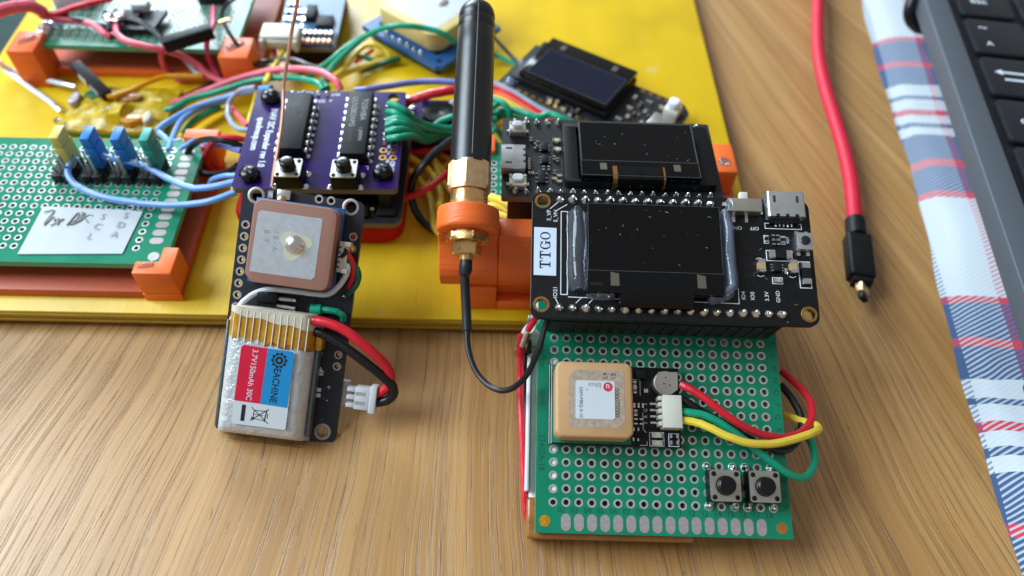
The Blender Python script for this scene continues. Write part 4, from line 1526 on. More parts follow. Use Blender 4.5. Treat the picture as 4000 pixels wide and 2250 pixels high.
txt(ux, '+', 1.9, -12.2, 22.6, 0.03, 180, 'white_print')
txt(ux, 'INT', 1.5, -11.3, 25.0, 0.03, 180, 'white_print')
txt(ux, 'L', 1.8, -0.6, -2.1, 0.03, 180, 'white_print')
for x in (-22.3, -19.3, -15.9, -13.4):
    link('solder_joint', JOINTS[1], ux, (x, 24.9, 0), x)
frame_line(ux, -21.2, -17.3, 23.3, 25.9, 0.01, 0.16)
for k in range(6):
    link('solder_joint', JOINTS[k % 3], ux, (2.81, 6.6 + k * 2.54, 0), k)

# copper whip standing up from the purple board
wire([tuple(a) for a in [(-51.59,127.26,24.3),(-51.03,131.83,27.3),(-50.41,137.34,30.3),(-49.98,143.25,33.8),(-50.04,147.96,36.8),(-48.49,151.65,42.8),(-47.12,154.47,47.8),(-45.67,154.55,51.8),(-43.99,154.84,56.8)]], 0.42, 'copper', 'bent bare copper wire rising from the purple board', 'copper_wire', n=10)

# dark board stacked underneath and its red base
db = thing('stacked_board', 'dark circuit board with rounded corners stacked under the purple board', 'circuit board', (-42, 138, 16.0))
g = Ge()
g.prism(rrect(-18.5, 20.0, -14.0, 26, 2.4, 5), -1.6, 0.0, 0, 1)
g.ob('board', ['pcb_black_dusty', 'pcb_pale_edge'], db)
chip(db, 2.0, 12.0, -12.6, -5.0, 0.02, 1.2)
chip(db, 14.0, 18.5, -12, -3, 0.02, 1.0)
for x, y in ((0.5, -11.5), (-1.5, -9.5), (12.8, -10.0), (0.8, -7.0)):
    smd(db, x, y, 0.02, 1.8, 1.0, 0.8, 90, 'capacitor_tan', 'capacitor')
for x in (-14.5, 16.0):
    g = Ge()
    g.cyl((x, 18, 0.05), (x, 18, 6.0), 2.4, n=14)
    g.ob('spacer', 'black_plastic', db)
g = Ge()
g.box(14.8, 17.3, -10, 18, 0.05, 6.0)
g.ob('pin_strip', 'header_black', db)
rp = Ge()
rp.prism(rrect(-20.5, 20.8, -12.4, 26, 5.5, 6), -10.0, -1.75)
o = rp.ob('red_base', 'red_plastic', None, bev=1.4, seg=3)
o.location = (-43, 138, 16.1)
tag(o, 'glossy red plastic base under the stacked dark board', 'base')

# ================================================================ board with large black screen, further back (M)
mb = thing('screen_board', 'dusty black board with large dark screen behind the sticker-labelled display board', 'circuit board', FM)
g = Ge()
g.prism(rrect(-3.0, 46.3, -1.6, 24.2, 0.5, 2), -1.6, 0, 0, 1)
g.ob('board', ['pcb_black_dusty', 'pcb_pale_edge'], mb)
for i in range(18):
    link('solder_joint', JOINTS[i % 3], mb, (i * 2.54, 0, 0), i * 1.7)
    if i < 5 or i == 17:
        link('solder_joint', JOINTS[(i + 1) % 3], mb, (i * 2.54, 22.86, 0), i * 2.1)
for y in (0.0, 22.86):
    g = Ge()
    g.box(-1.5, 44.7, y - 1.25, y + 1.25, -14.6, -1.65)
    g.ob('socket_strip', 'header_black', mb, bev=0.12)
g = Ge()
g.slab(rrect(11.3, 45.2, 0.9, 20.2, 1.0, 3), [rrect(14.4, 41.2, 1.6, 18.6, 0.4, 2)], 0.02, 3.0)
g.ob('screen_frame', 'black_plastic', mb, bev=0.2)
g = Ge()
g.box(14.7, 40.9, 1.0, 18.4, 3.05, 5.0)
msc = g.ob('screen_glass', 'oled_glass', mb, bev=0.15)
g = Ge()
g.box(15.0, 40.6, 5.7, 18.2, 5.0, 5.06)
g.ob('active_area', 'oled_active', msc)
frame_line(msc, 14.9, 40.7, 5.6, 18.3, 5.02, 0.08, 'edge_dust', 'dust_line')
frame_line(msc, 14.75, 40.85, 1.1, 18.36, 5.0, 0.07, 'edge_dust', 'dust_line')
flecks(msc, 15.2, 40.4, 5.9, 18, 5.06, 16, 13)
for x in (18.9, 35.2):
    g = Ge()
    g.box(x, x + 1.5, 2.9, 4.9, 5.0, 5.04)
    g.ob('alignment_tab', 'oled_tab', msc)
g = Ge()
path = [(4.0, 5.1), (1.6, 5.1), (0.4, 4.8), (-0.2, 3.8), (0.1, 2.4), (0.9, 1.0)]
for x0, x1, mi in ((21.6, 22.6, 1), (22.6, 32.7, 0), (32.7, 33.1, 1)):
    for (y0, z0), (y1, z1) in zip(path, path[1:]):
        g.add([(x0, y0, z0), (x1, y0, z0), (x1, y1, z1), (x0, y1, z1), (x0, y0, z0 - 0.12), (x1, y0, z0 - 0.12), (x1, y1, z1 - 0.12), (x0, y1, z1 - 0.12)],
              [(0, 3, 2, 1), (4, 5, 6, 7), (0, 1, 5, 4), (2, 3, 7, 6), (0, 4, 7, 3), (1, 2, 6, 5)], mi)
g.ob('ribbon', ['flex_black', 'flex_amber'], mb)
for part in mb.children:
    if part.name.split('.')[0] in ('screen_frame', 'screen_glass', 'ribbon'):
        part.location = (-0.35, 0.55, -0.85)
usb_socket(mb, 2.2, 8.7, 90)


def side_button(x, y):
    g = Ge()
    g.box(-1.9, 1.9, -1.5, 1.5, 0.05, 1.7)
    b = g.ob('push_button', 'beige_plastic', mb, bev=0.15)
    b.location = (x, y, 0)
    g = Ge()
    g.prism(rrect(-1.25, 1.25, -1.0, 1.0, 0.8, 4), 1.7, 2.9)
    g.ob('button_cap', 'white_key', b, bev=0.3, seg=3)
    for a in (-1.6, 1.6):
        for c in (-1.25, 1.25):
            q = Ge()
            q.lathe([(0.32, 1.6), (0.32, 2.0), (0.1, 2.1)], 8, (a, c, 0))
            q.ob('peg', 'beige_plastic', b)
    g = Ge()
    g.box(-1.75, 1.75, -1.62, -1.5, 0.3, 1.3)
    g.ob('plate', 'steel', b)
    for a in (-2.2, 2.2):
        q = Ge()
        q.box(a - 0.3, a + 0.3, -0.4, 0.4, 0.02, 0.5)
        q.ob('lug', 'solder', b)


side_button(0.5, 19.3)
side_button(0.6, 1.9)
for x, y in ((9.6, 16.4), (9.7, 13.4)):
    smd(mb, x, y, 0.02, 1.8, 1.0, 0.7, 0, 'led_clear', 'led')
chip(mb, 6.0, 7.6, 12.7, 15.2, 0.02, 0.9, pins=3, along='y')
chip(mb, 6.0, 7.6, 8.6, 11.2, 0.02, 0.9, pins=3, along='y')
chip(mb, 5.0, 6.8, 2.3, 6.2, 0.02, 0.8, pins=3, along='y')
for x, y, r_ in ((4.9, 15.5, 60), (4.8, 14.0, 60), (8.9, 10.6, 90), (9.6, 10.0, 90), (3.6, 5.6, 0), (8.9, 6.0, 90), (9.9, 5.0, 0), (8.8, 4.0, 0), (9.8, 3.2, 0), (3.7, 16.6, 90), (7.6, 7.2, 90), (6.4, 7.2, 90)):
    smd(mb, x, y, 0.02, 1.2, 0.65, 0.5, r_, 'chip_black' if r_ else 'capacitor_tan')

# green carrier under it and its printed holder
cbd = thing('carrier_board', 'green prototype board under the dusty black screen board', 'circuit board', (-4.0, 117.5, 18.0))
g = Ge()
perf_slab(g, -3.0, 53.0, -2.0, 34.0, 3, 10, 4.2, 3.4)
g.ob('board', ['pcb_green', 'pcb_green_edge'], cbd)
for i in range(3):
    for j in range(10):
        link('plated_hole', RING, cbd, (4.2 + i * 2.54, 3.4 + j * 2.54, 0))
for k in range(9):
    link('pad', PAD, cbd, (1.4, 8.0 + k * 2.54, 0), math.pi / 2)
hd = thing('printed_holder', 'orange printed holder at the right edge under the dusty screen board', 'holder', (24, 136, 6.05))
g = Ge()
g.box(-34, 40.5, -20, 21, 0, 2.5)
g.ob('base', 'orange_flat', hd, bev=0.3)
for x0, x1, y0, y1, h in ((33.5, 39.6, 8.0, 19.0, 10.6), (-34, -23.5, 10.5, 17.0, 13.5), (33.5, 40.4, -20, -13, 9.6)):
    g = Ge()
    g.box(x0, x1, y0, y1, 2.52, h)
    g.ob('corner_post', 'orange_print', hd, bev=0.5)
g = Ge()
g.lathe([(1.6, 10.62), (1.3, 11.0), (0.6, 11.3), (0.1, 11.3)], 10, (36.5, 12.0, 0))
g.ob('glue_blob', 'glue', hd)

# ================================================================ antenna and bracket
A0 = Vector((-5.11,107,32.74))
AX = Vector((0.0158, 0.8986, 0.4384)).normalized()


def on_axis(t):
    return A0 + AX * t


br = thing('antenna_bracket', 'orange printed bracket holding the antenna at the front of the yellow board', 'bracket', (-5.0, 108.0, 6.05))
o0 = Vector((-5.0, 108.0, 6.05))
g = Ge()
g.lathe([(6.1, 0.0), (6.55, 0.35), (6.6, 0.8), (6.6, 4.3), (6.45, 4.9), (6.0, 5.1)], 56, A0 - o0, axis=AX)
g.ob('ring', 'orange_ring', br, smooth=50)
g = Ge()


def yz(poly, x0, x1, gg, mi=0):
    k = len(poly)
    v = [(x0, y, z) for y, z in poly] + [(x1, y, z) for y, z in poly]
    f = [tuple(range(k)), tuple(range(2 * k - 1, k - 1, -1))] + [(i, k + i, k + (i + 1) % k, (i + 1) % k) for i in range(k)]
    gg.add(v, f, mi)


yz([(-0.6, 25.4), (0.7, 22.6), (0.4, 20.0), (-1.4, 17.2), (-2.7, 14.6), (-2.7, 13.4), (-1.0, 8.6), (3.0, 8.6), (5.0, 14.0), (5.4, 25.4), (4.0, 27.6)], -6.55, 6.55, g)
g.ob('post', 'orange_print', br, bev=0.45)
g = Ge()
yz([(0.2, 24.6), (-1.6, 19.0), (-2.6, 14.4), (-2.6, 13.4), (-1.0, 8.6), (3.0, 8.6), (5.0, 14.0), (5.4, 24.6)], 6.6, 22.0, g)
g.ob('arm', 'orange_print', br, bev=0.35)
g = Ge()
g.box(-1.8, 6.4, -1.6, 8.0, 0, 8.5)
g.box(6.45, 22.0, 1.2, 8.0, 0, 8.5)
g.box(6.45, 22.0, -1.6, 1.15, 0, 3.0)
g.ob('base', 'orange_print', br, bev=0.3)

an = thing('antenna', 'black stubby rod antenna with brass connector pointing away from the viewer', 'antenna', tuple(A0))
L0 = 14.9
g = Ge()
prof = [(4.42, L0), (4.42, L0 + 2), (4.36, 24), (4.26, 33), (4.16, 42)] + \
       [(4.12, 46.3), (3.96, 46.6), (3.96, 46.9), (4.1, 47.2), (4.08, 48.6), (3.93, 48.9), (3.93, 49.2), (4.06, 49.5), (4.0, 50.4), (3.75, 51.4), (3.2, 52.3), (2.3, 53.0), (1.1, 53.4), (0.1, 53.5)]
g.lathe(prof, 44, (0, 0, 0), axis=AX)
g.ob('rod', 'rubber_black', an, smooth=40)
g = Ge()
up = Vector((0.0, 0, 1))
up = (up - AX * up.dot(AX)).normalized()
side = AX.cross(up)
up2 = (up + side * 0.10).normalized()
g.obox(AX * (L0 + 1.2) + up2 * 4.38, AX * 51 + up2 * 4.0, 0.13, 0.14)
g.ob('mould_seam', 'faint_mark', an)


def hexa(name, m, parent, t0, t1, r, cham=0.5, rot=0.0, edge=0.88):
    g = Ge()
    n = 6
    a_, b_, d_ = unit_basis(AX)
    b_ = d_.cross(a_)
    hx = [(r * math.cos(rot + k * math.pi / 3), r * math.sin(rot + k * math.pi / 3)) for k in range(6)]
    # a hexagonal prism whose corners are turned off to a cone at both ends
    ring_n = 48
    vs = []
    for t, cr in ((t0, edge), (t0 + cham, 1.0), (t1 - cham, 1.0), (t1, edge)):
        for k in range(ring_n):
            a = 2 * math.pi * k / ring_n + rot
            f = (a - rot) % (math.pi / 3)
            rad = r * math.cos(math.pi / 6) / math.cos(f - math.pi / 6)
            rad = min(rad, r * cr)
            p = d_ * t + a_ * rad * math.cos(a) + b_ * rad * math.sin(a)
            vs.append(p)
    fs = [(i * ring_n + k, i * ring_n + (k + 1) % ring_n, (i + 1) * ring_n + (k + 1) % ring_n, (i + 1) * ring_n + k) for i in range(3) for k in range(ring_n)]
    fs += [tuple(range(ring_n - 1, -1, -1)), tuple(range(3 * ring_n, 4 * ring_n))]
    g.add(vs, fs)
    return g.ob(name, m, parent, smooth=22)


hexa('hex_collar', 'brass_dull', an, 9.0, 15.2, 4.95, 0.8, math.pi / 6 - 0.12, 0.9)
g = Ge()
g.lathe([(3.9, 6.3), (4.05, 6.5), (4.05, 8.6), (3.8, 9.1)], 36, axis=AX)
g.ob('collar', 'brass', an)
g = Ge()
g.lathe([(3.6, 5.0), (4.3, 5.15), (4.3, 5.9), (4.0, 6.35)], 36, axis=AX)
g.ob('threaded_rim', 'brass', an)

pg = thing('antenna_pigtail', 'black thin cable with brass nuts hanging from the orange bracket to the display board', 'cable', tuple(A0))
hexa('flange_nut', 'brass', pg, -2.2, -0.05, 4.75, 0.5, math.pi / 6 + 0.3)
hexa('small_nut', 'brass', pg, -4.9, -2.25, 3.15, 0.4, 0.12)
g = Ge()
g.cyl(AX * -6.2, AX * -4.85, 1.25, 1.5, 16)
g.ob('ferrule', 'brass', pg)
o0 = A0
g = Ge()
cab = [A0 + AX * -5.9, A0 + AX * -8.0] + [Vector(p) for p in [(-5.64,103.25,25.5),(-5.64,102.07,24.5)]]
g.tube([p - o0 for p in cab], 1.3, 14, 4)
g.ob('heat_shrink', 'sleeve_black', pg)
cab2 = [Vector(p) for p in [(-5.64,102.33,25),(-5.44,99.51,22.5),(-5.1,95.83,20),(-4.82,92.16,18)]]
g = Ge()
g.tube([p - o0 for p in cab2], 1.02, 12, 5)
g.ob('printed_sleeve', 'sleeve_black', pg)
cab3 = [Vector(p) for p in [(-4.84,92.86,18.3),(-4.59,89.25,17),(-3.59,85.22,16.5),(-1.89,81.6,16.8),(0.46,78.79,17.5),(3.03,77.07,19),(5.2,76.78,21),(7.16,77.65,23.5),(8.78,79.63,26),(9.79,81.71,28),(10.6,84.48,29.5),(11.54,87.24,30.6),(12.63,89.62,31)]]
g = Ge()
g.tube([p - o0 for p in cab3], 0.62, 10, 6)
g.ob('thin_cable', 'wire_black', pg)

# ================================================================ left prototype board in its orange tray (L)
lb_ = thing('prototype_board', 'green prototype board with paper note and coloured jumpers at the left', 'circuit board', FL)
g = Ge()
perf_slab(g, -35.0, 35.7, -4.7, 36.6, 24, 14, -12 * 2.54, 0)
g.ob('board', ['pcb_green', 'pcb_green_edge'], lb_)
for i in range(-12, 12):
    for j in range(14):
        x, y = i * 2.54, j * 2.54
        if 2.0 < x < 26.0 and -1.0 < y < 11.8:
            continue                    # under the paper note
        link('plated_hole', RING, lb_, (x, y, 0), i + j)
for j in range(1, 14):
    link('pad', PAD, lb_, (32.0, j * 2.54 - 0.2, 0), math.pi / 2)
g = Ge()
g.lathe([(1.3, 0.0), (1.3, 0.06)], 18, (32.6, -2.4, 0))
g.ob('mounting_hole', 'steel', lb_)
# paper note
g = Ge()
pn = [(1.9, -2.6), (25.4, -1.9), (26.4, 11.3), (2.4, 12.3)]
nx = 10
vs, fs = [], []
for j in range(nx + 1):
    for i in range(nx + 1):
        u, v = i / nx, j / nx
        a = Vector(pn[0]).lerp(Vector(pn[1]), u)
        b = Vector(pn[3]).lerp(Vector(pn[2]), u)
        c = a.lerp(b, v)
        vs.append((c.x, c.y, 0.25 + 0.25 * math.sin(u * 3.1) * v + 0.5 * max(0, v - 0.8) * math.sin(u * 9)))
for j in range(nx):
    for i in range(nx):
        a = j * (nx + 1) + i
        fs.append((a, a + 1, a + nx + 2, a + nx + 1))
m_ = len(vs)
vs += [(x, y, z - 0.12) for x, y, z in vs]
fs += [tuple(m_ + k for k in f[::-1]) for f in fs]
for k in range(nx):
    fs += [(k, m_ + k, m_ + k + 1, k + 1)]
g.add(vs, fs)
note = g.ob('paper_note', 'paper', lb_, smooth=60)


def scribble(pts, t, z=0.56):
    g = Ge()
    g.tube([(x, y, z) for x, y in pts], t * 0.7, 6, 4)
    return g.ob('pencil_stroke', 'pencil', note)


# handwriting: letters written top to bottom, plus two crossed-out pairs
for ch, x, y in (('S', 22.9, 9.6), ('D', 22.6, 6.6), ('A', 22.0, 3.6), ('S', 17.7, 9.0), ('C', 17.4, 5.9), ('L', 16.6, 2.9)):
    txt(note, ch, 2.6, x, y, 0.6, -8, 'pencil', 'pencil_letter')
scribble([(3.4, 10.3), (5.6, 10.9), (5.0, 8.0), (4.8, 6.2), (6.2, 8.8), (7.0, 7.2), (8.0, 6.4), (7.4, 8.4)], 0.2)
scribble([(5.4, 9.4), (7.6, 7.8), (8.8, 8.2), (6.4, 6.0)], 0.18)
scribble([(10.2, 6.2), (11.6, 10.2), (12.2, 7.6), (13.2, 10.0), (11.0, 6.4), (13.0, 8.2), (12.4, 10.4)], 0.3)
scribble([(12.8, 7.6), (14.4, 9.6), (15.2, 9.4)], 0.2)
scribble([(13.0, 9.2), (14.8, 7.2)], 0.18)
# double pin headers and jumpers
JP = [('jumper_yellow', 'yellow pin jumper, leftmost of the row on the left prototype board'),
      ('jumper_blue', 'blue pin jumper beside the yellow one on the left prototype board'),
      ('jumper_blue', 'blue pin jumper between the other blue one and the teal one'),
      ('jumper_green', 'teal green pin jumper, rightmost of the row on the left prototype board')]
for k, (mm, lbl) in enumerate(JP):
    x, y = (6.0, 13.2, 20.3, 27.1)[k], 25.4
    for r_ in range(3):
        g = Ge()
        g.box(x - 1.25, x + 1.25, y - 5.0 + r_ * 2.54, y - 2.5 + r_ * 2.54, 0.03, 2.5)
        hd_ = g.ob('pin_header', 'header_black', lb_, bev=0.2)
        q = Ge()
        q.box(x - 0.32, x + 0.32, y - 4.07 + r_ * 2.54, y - 3.43 + r_ * 2.54, 2.5, 8.2)
        q.ob('pin', 'steel', hd_)
    g = Ge()
    g.box(x - 3.9, x - 1.4, y - 5.0, y + 2.6, 0.03, 2.5)
    hd_ = g.ob('pin_header', 'header_black', lb_, bev=0.2)
    for r_ in range(3):
        q = Ge()
        q.box(x - 2.8, x - 2.5, y - 3.9 + r_ * 2.54, y - 3.6 + r_ * 2.54, 2.5, 7.6)
        q.ob('pin', 'steel', hd_)
    jt = thing('pin_jumper', lbl, 'jumper', (FL[0][0] + x, FL[0][1] + y, FL[0][2] + 2.7), 'pin jumpers on the left board')
    g = Ge()
    g.box(-1.28, 1.28, -2.5, 2.5, 0.0, 6.4)
    g.ob('body', mm, jt, bev=0.3)
    g = Ge()
    g.box(-1.15, 1.15, -2.35, 2.4, 6.42, 9.8)
    g.ob('grip', mm, jt, bev=0.25)

tray = thing('printed_tray', 'orange printed tray under the left prototype board with paper note', 'holder', (-100, 107.5, 6.05))
g = Ge()
g.box(-48, 27.2, 0.0, 46, 0, 2.6)
g.ob('base', 'orange_flat', tray, bev=0.25)
g = Ge()
g.prism([(19.0, -0.6), (27.9, -0.6), (27.9, 7.4), (24.2, 7.4), (24.2, 3.1), (19.0, 3.1)], 2.62, 10.4)
po = g.ob('corner_post', 'orange_print', tray, bev=0.45)
glue_bead(po, [(20.0, 1.6, 10.36), (21.8, 1.9, 10.36), (23.4, 2.4, 10.36)], 0.9, 0.5, 'glue', 21)
g = Ge()
g.box(19.0, 27.9, -0.6, 0.0, 0.0, 2.6)
g.ob('lip', 'orange_print', tray, bev=0.2)
g = Ge()
g.prism([(-48.4, -0.6), (-39.5, -0.6), (-39.5, 3.1), (-44.7, 3.1), (-44.7, 7.4), (-48.4, 7.4)], 2.62, 10.4)
g.ob('corner_post', 'orange_print', tray, bev=0.45)
g = Ge()
g.prism([(24.2, 41), (27.9, 41), (27.9, 48), (19.0, 48), (19.0, 44.5), (24.2, 44.5)], 2.62, 10.4)
g.ob('corner_post', 'orange_print', tray, bev=0.45)

# ================================================================ back prototype board in its tray
bb = thing('prototype_board', 'blurred green prototype board in the back left corner with pink wires', 'circuit board', (-130.35, 192.1, 17.0))
g = Ge()
perf_slab(g, -3.0, 55.0, -3.4, 40, 21, 14, 0, 0)
g.ob('board', ['pcb_green_back', 'pcb_green_edge'], bb)
for i in range(21):
    for j in range(11):
        link('plated_hole', RING_B, bb, (i * 2.54, j * 2.54, 0))
g = Ge()
g.box(-2.0, 8.0, 14, 40, 0.05, 5)
g.ob('white_part', 'white_plastic', bb, bev=0.5)
g = Ge()
g.prism([(17.5, 1.4), (31.0, 1.9), (32.6, 11.2), (20.4, 11.4)], 1.3, 2.5)
sm = g.ob('small_board', 'pcb_black_dusty', bb)
chip(bb, 21.5, 26.0, 5.0, 9.0, 2.5, 1.2)
for x in (18.6, 20.4):
    smd(bb, x, 4.2, 2.5, 2.6, 1.3, 1.8, 90, 'capacitor_tan', 'capacitor')
g = Ge()
g.box(23.0, 27.8, 9.6, 13.0, 2.5, 5.2)
g.ob('wire_socket', 'white_plastic', bb, bev=0.4)
g = Ge()
g.box(39.5, 48.0, 18.4, 22.4, 0.05, 4.0)
trm = g.ob('terminal', 'header_black', bb, bev=0.3)
g = Ge()
g.box(40.0, 44.5, 18.8, 24.0, 4.02, 8.0)
g.ob('terminal_top', 'jumper_blue', trm, bev=0.3)
for (x, y, s_) in ((-1.5, 2, 1.0), (-1.2, 4.5, 1.3), (-0.5, 8, 1.2), (0.6, 12, 1.0), (1.5, 6.0, 1.0), (14.5, 11.5, 1.2), (17, 12.5, 1.0)):
    g = Ge()
    g.lathe([(1.5 * s_, 0), (1.4 * s_, 0.8), (0.9 * s_, 1.5), (0.1, 1.7)], 10, (x, y, 0.05))
    g.ob('glue_blob', 'glue' if s_ < 1.25 else 'solder', bb)
bt2 = thing('printed_tray', 'orange printed tray under the blurred back prototype board', 'holder', (-104, 190, 6.05))
g = Ge()
g.box(-33.5, 33.5, 0.0, 56, 0, 2.6)
g.ob('base', 'orange_flat', bt2, bev=0.25)
for x0, x1, notch in ((-33.8, -26.0, 1), (25.2, 33.8, -1)):
    g = Ge()
    g.box(x0, x1, -6.8, 3.0, 0.0, 12.4)
    pp_ = g.ob('corner_post', 'orange_print', bt2, bev=0.5)
    glue_bead(pp_, [(x0 + 2, -3, 12.35), (x0 + 4, -1.5, 12.35), (x0 + 6, 0.5, 12.35)], 1.2, 0.7, 'glue', 25 + notch)
g = Ge()
g.box(-26.0, 25.2, -1.0, 0.0, 0.0, 2.55)
g.ob('lip', 'orange_print', bt2, bev=0.2)

# ================================================================ module wrapped in amber tape
km = thing('taped_module', 'small module wrapped in amber tape between the two left prototype boards', 'module', (-106.5, 171.5, 6.1))
g = Ge()
nx, ny = 18, 12
vs, fs = [], []
rnd = random.Random(4)
for j in range(ny + 1):
    for i in range(nx + 1):
        u, v = i / nx, j / ny
        e = min(u, 1 - u, v, 1 - v)
        h = 2.0 + 1.6 * min(1, e * 6) + 1.1 * rnd.random() + (2.2 if 0.45 < u < 0.62 and 0.15 < v < 0.5 else 0)
        vs.append((-14 + 28.5 * u + 1.2 * v, -9.0 + 18.5 * v, h))
for j in range(ny):
    for i in range(nx):
        a = j * (nx + 1) + i
        fs.append((a, a + 1, a + nx + 2, a + nx + 1))
k0 = len(vs)
vs += [(x, y, 0.0) for x, y, z in vs]
fs += [tuple(k0 + q for q in f[::-1]) for f in fs]
for i in range(nx):
    fs += [(k0 + i, k0 + i + 1, i + 1, i), (ny * (nx + 1) + i, ny * (nx + 1) + i + 1, k0 + ny * (nx + 1) + i + 1, k0 + ny * (nx + 1) + i)]
for j in range(ny):
    a, b = j * (nx + 1), (j + 1) * (nx + 1)
    fs += [(a, b, k0 + b, k0 + a), (k0 + a + nx, k0 + b + nx, b + nx, a + nx)]
g.add(vs, fs)
g.ob('taped_body', 'kapton_module', km, smooth=30)
g = Ge()
g.box(-13.5, 15.0, -9.3, 9.8, 0.0, 1.2)
g.ob('board', 'pcb_green', km)
for x, y, sx, sy, mm in ((2.0, -4.5, 1.8, 1.5, 'glue_milky'), (-2.2, -1.5, 1.6, 1.0, 'white_plastic'), (10.5, -5.5, 1.2, 2.4, 'masking_tape'), (-11.6, 1.5, 1.6, 2.6, 'tin_pad'), (6.5, -6.5, 3.2, 2.0, 'kapton'), (-13.2, -7.8, 1.1, 1.4, 'glue'), (3.0, 3.0, 4.0, 2.0, 'kapton_brown'), (-7.0, 3.5, 2.5, 2.0, 'wire_dark_green')):
    g = Ge()
    g.prism([(x + sx * (0.8 + 0.35 * rnd.random()) * math.cos(a), y + sy * (0.8 + 0.35 * rnd.random()) * math.sin(a)) for a in [2 * math.pi * q / 8 for q in range(8)]], 2.0, 4.3 + 0.8 * rnd.random())
    g.ob('taped_lump', mm, km, bev=0.4)
# pigtail ends
wire([(-144.39,187.37,12),(-144.33,187.83,10),(-142.33,188.09,8),(-137.88,187.11,7.5),(-131.78,184.47,8),(-126.51,182.26,8.5),(-124.24,181.51,8.6)], 0.8, 'wire_white', 'upper white wire soldered to the amber taped module', group='white leads')
wire([(-146.22,189.84,9),(-144.14,188.01,8),(-139.41,184.55,7.4),(-132.88,179.51,7.6),(-127.55,175.24,8),(-124.81,172.79,8.2)], 0.8, 'wire_white', 'lower white wire soldered to the amber taped module', group='white leads')
for nm, pts in (('upper', [(-124.58,181.43,8.8),(-122.73,180.68,9),(-120.9,180.18,9)]), ('lower', [(-125.26,173.23,8.2),(-123.21,171.02,8.4),(-121.8,169.94,8.4)])):
    wire(pts, 0.75, 'tin', 'bare tinned end of the %s white wire at the taped module' % nm, 'wire_end', 'wire end')

# black plug lying over the module
dp = thing('jumper_plug', 'long black connector housing lying across the amber taped module', 'connector', (-119.37,182.47,15))
q0 = Vector((-119.26,182.15,15))
q1 = Vector((-108.33,172.69,12))
g = Ge()
g.obox(Vector((0, 0, 0)), q1 - q0, 3.0, 2.8)
g.ob('housing', 'black_plastic', dp, bev=0.25)
dd = (q1 - q0).normalized()
sd_ = dd.cross(Vector((0, 0, 1))).normalized()
for t0, t1, mm in ((4.0, 7.5, 'masking_tape'), (9.0, 12.8, 'grey_print')):
    g = Ge()
    g.obox(dd * t0 + sd_ * 1.62 - Vector((0, 0, 0.2)), dd * t1 + sd_ * 1.62 - Vector((0, 0, 0.2)), 0.2, 1.8)
    g.ob('contact_window', mm, dp)
wire([(-108.61,172.98,12),(-107.07,173.05,12),(-105.2,174.68,11.5),(-102.39,177.93,11),(-99.64,181.72,10.5),(-96.54,184.62,10),(-92.64,185.29,10),(-88.57,185.38,10),(-85.55,185.61,10)], 0.75, 'wire_amber', 'amber wire from the black connector housing across the taped module')

# ================================================================ blue radio module at the back
rm = thing('radio_module', 'blue populated circuit module with white plug at the back beside the copper wire', 'module', (-56.5, 196.3, 6.1))
RX = -0.12
g = Ge()
g.prism([(-8.6, 0), (8.4, 0.2), (8.0, 36), (-11.5, 36)], 5.4, 7.0, 0, 1)
g.ob('board', ['pcb_blue_busy', 'pcb_pale_edge'], rm)
g = Ge()
g.box(-7, 7, 1.5, 34, 0.0, 5.35)
g.ob('foam_block', 'header_black', rm)
chip(rm, 1.2, 6.2, 9.6, 15.0, 7.0, 1.3, m='chip_black')
chip(rm, -2.5, 0.6, 12.5, 19, 7.0, 2.2)
g = Ge()
g.box(-3.6, 8.0, 0.6, 7.2, 7.02, 7.6)
g.ob('header_pads', 'header_black', rm)
for k in range(6):
    for y, mm in ((1.6, 'copper'), (5.6, 'solder')):
        q = Ge()
        q.box(-1.6 + k * 1.55, -0.7 + k * 1.55, y - 0.9, y + 0.9, 7.6, 8.6)
        q.ob('pin', mm, rm, bev=0.15)
for k in range(14):
    x, y = -8.2 + (k % 4) * 1.7, 9.5 + (k // 4) * 4.0
    smd(rm, x, y, 7.02, 1.7, 1.0, 0.8, 90 * (k % 2), ('capacitor_tan', 'solder', 'chip_black')[k % 3], 'capacitor')
wp = thing('white_plug', 'white wire plug in the socket of the blue module at the back', 'connector', (-64.0, 197.0, 12.0))
g = Ge()
g.box(-5.4, 5.6, -2.2, 4.6, 1.2, 5.6)
g.ob('housing', 'beige_plastic', wp, bev=0.25)
for x in (-5.4, 4.4):
    g = Ge()
    g.box(x, x + 1.2, -3.6, -2.25, 1.4, 5.0)
    g.ob('latch', 'beige_plastic', wp, bev=0.2)
g = Ge()
g.box(-3.4, 4.2, -2.9, -2.22, 2.0, 4.4)
g.ob('wire_face', 'beige_plastic', wp, bev=0.2)

# ================================================================ large patch antenna module at the back
ax_ = (0.632, 0.775, 0.0)
ay_ = (-0.775, 0.632, 0.0)
gb = thing('positioning_module', 'blue positioning module with big cream ceramic block behind the antenna', 'module', ((-16.6, 189.3, 12.0), ax_, ay_, (0, 0, 1)))
g = Ge()
g.slab([(1.5, 0), (28.5, 0), (28.5, 32.5), (0, 32.5), (0, 1.8)], [circle(3.0, 2.6, 0.0001 + 1.0, 10)], -1.6, 0)
g.ob('board', 'pcb_blue', gb)
g = Ge()
g.box(3, 24, 4, 32, -5.9, -1.65)
g.ob('foam_block', 'header_black', gb)
for k in range(6):
    link('solder_joint', JOINTS[k % 3], gb, (1.6, 9.0 + k * 2.9, 0)).scale = (1.2, 1.2, 1.0)
g = Ge()
g.prism(rrect(3.6, 29.0, 4.4, 30.0, 4.0, 6), 0.8, 6.6)
cc_ = g.ob('ceramic_block', 'ceramic_cream', gb, bev=0.5)
g = Ge()
g.prism(rrect(6.6, 26.0, 7.6, 27.0, 0.6, 2), 6.6, 6.66)
g.ob('silver_electrode', 'silver_patch', cc_)
g = Ge()
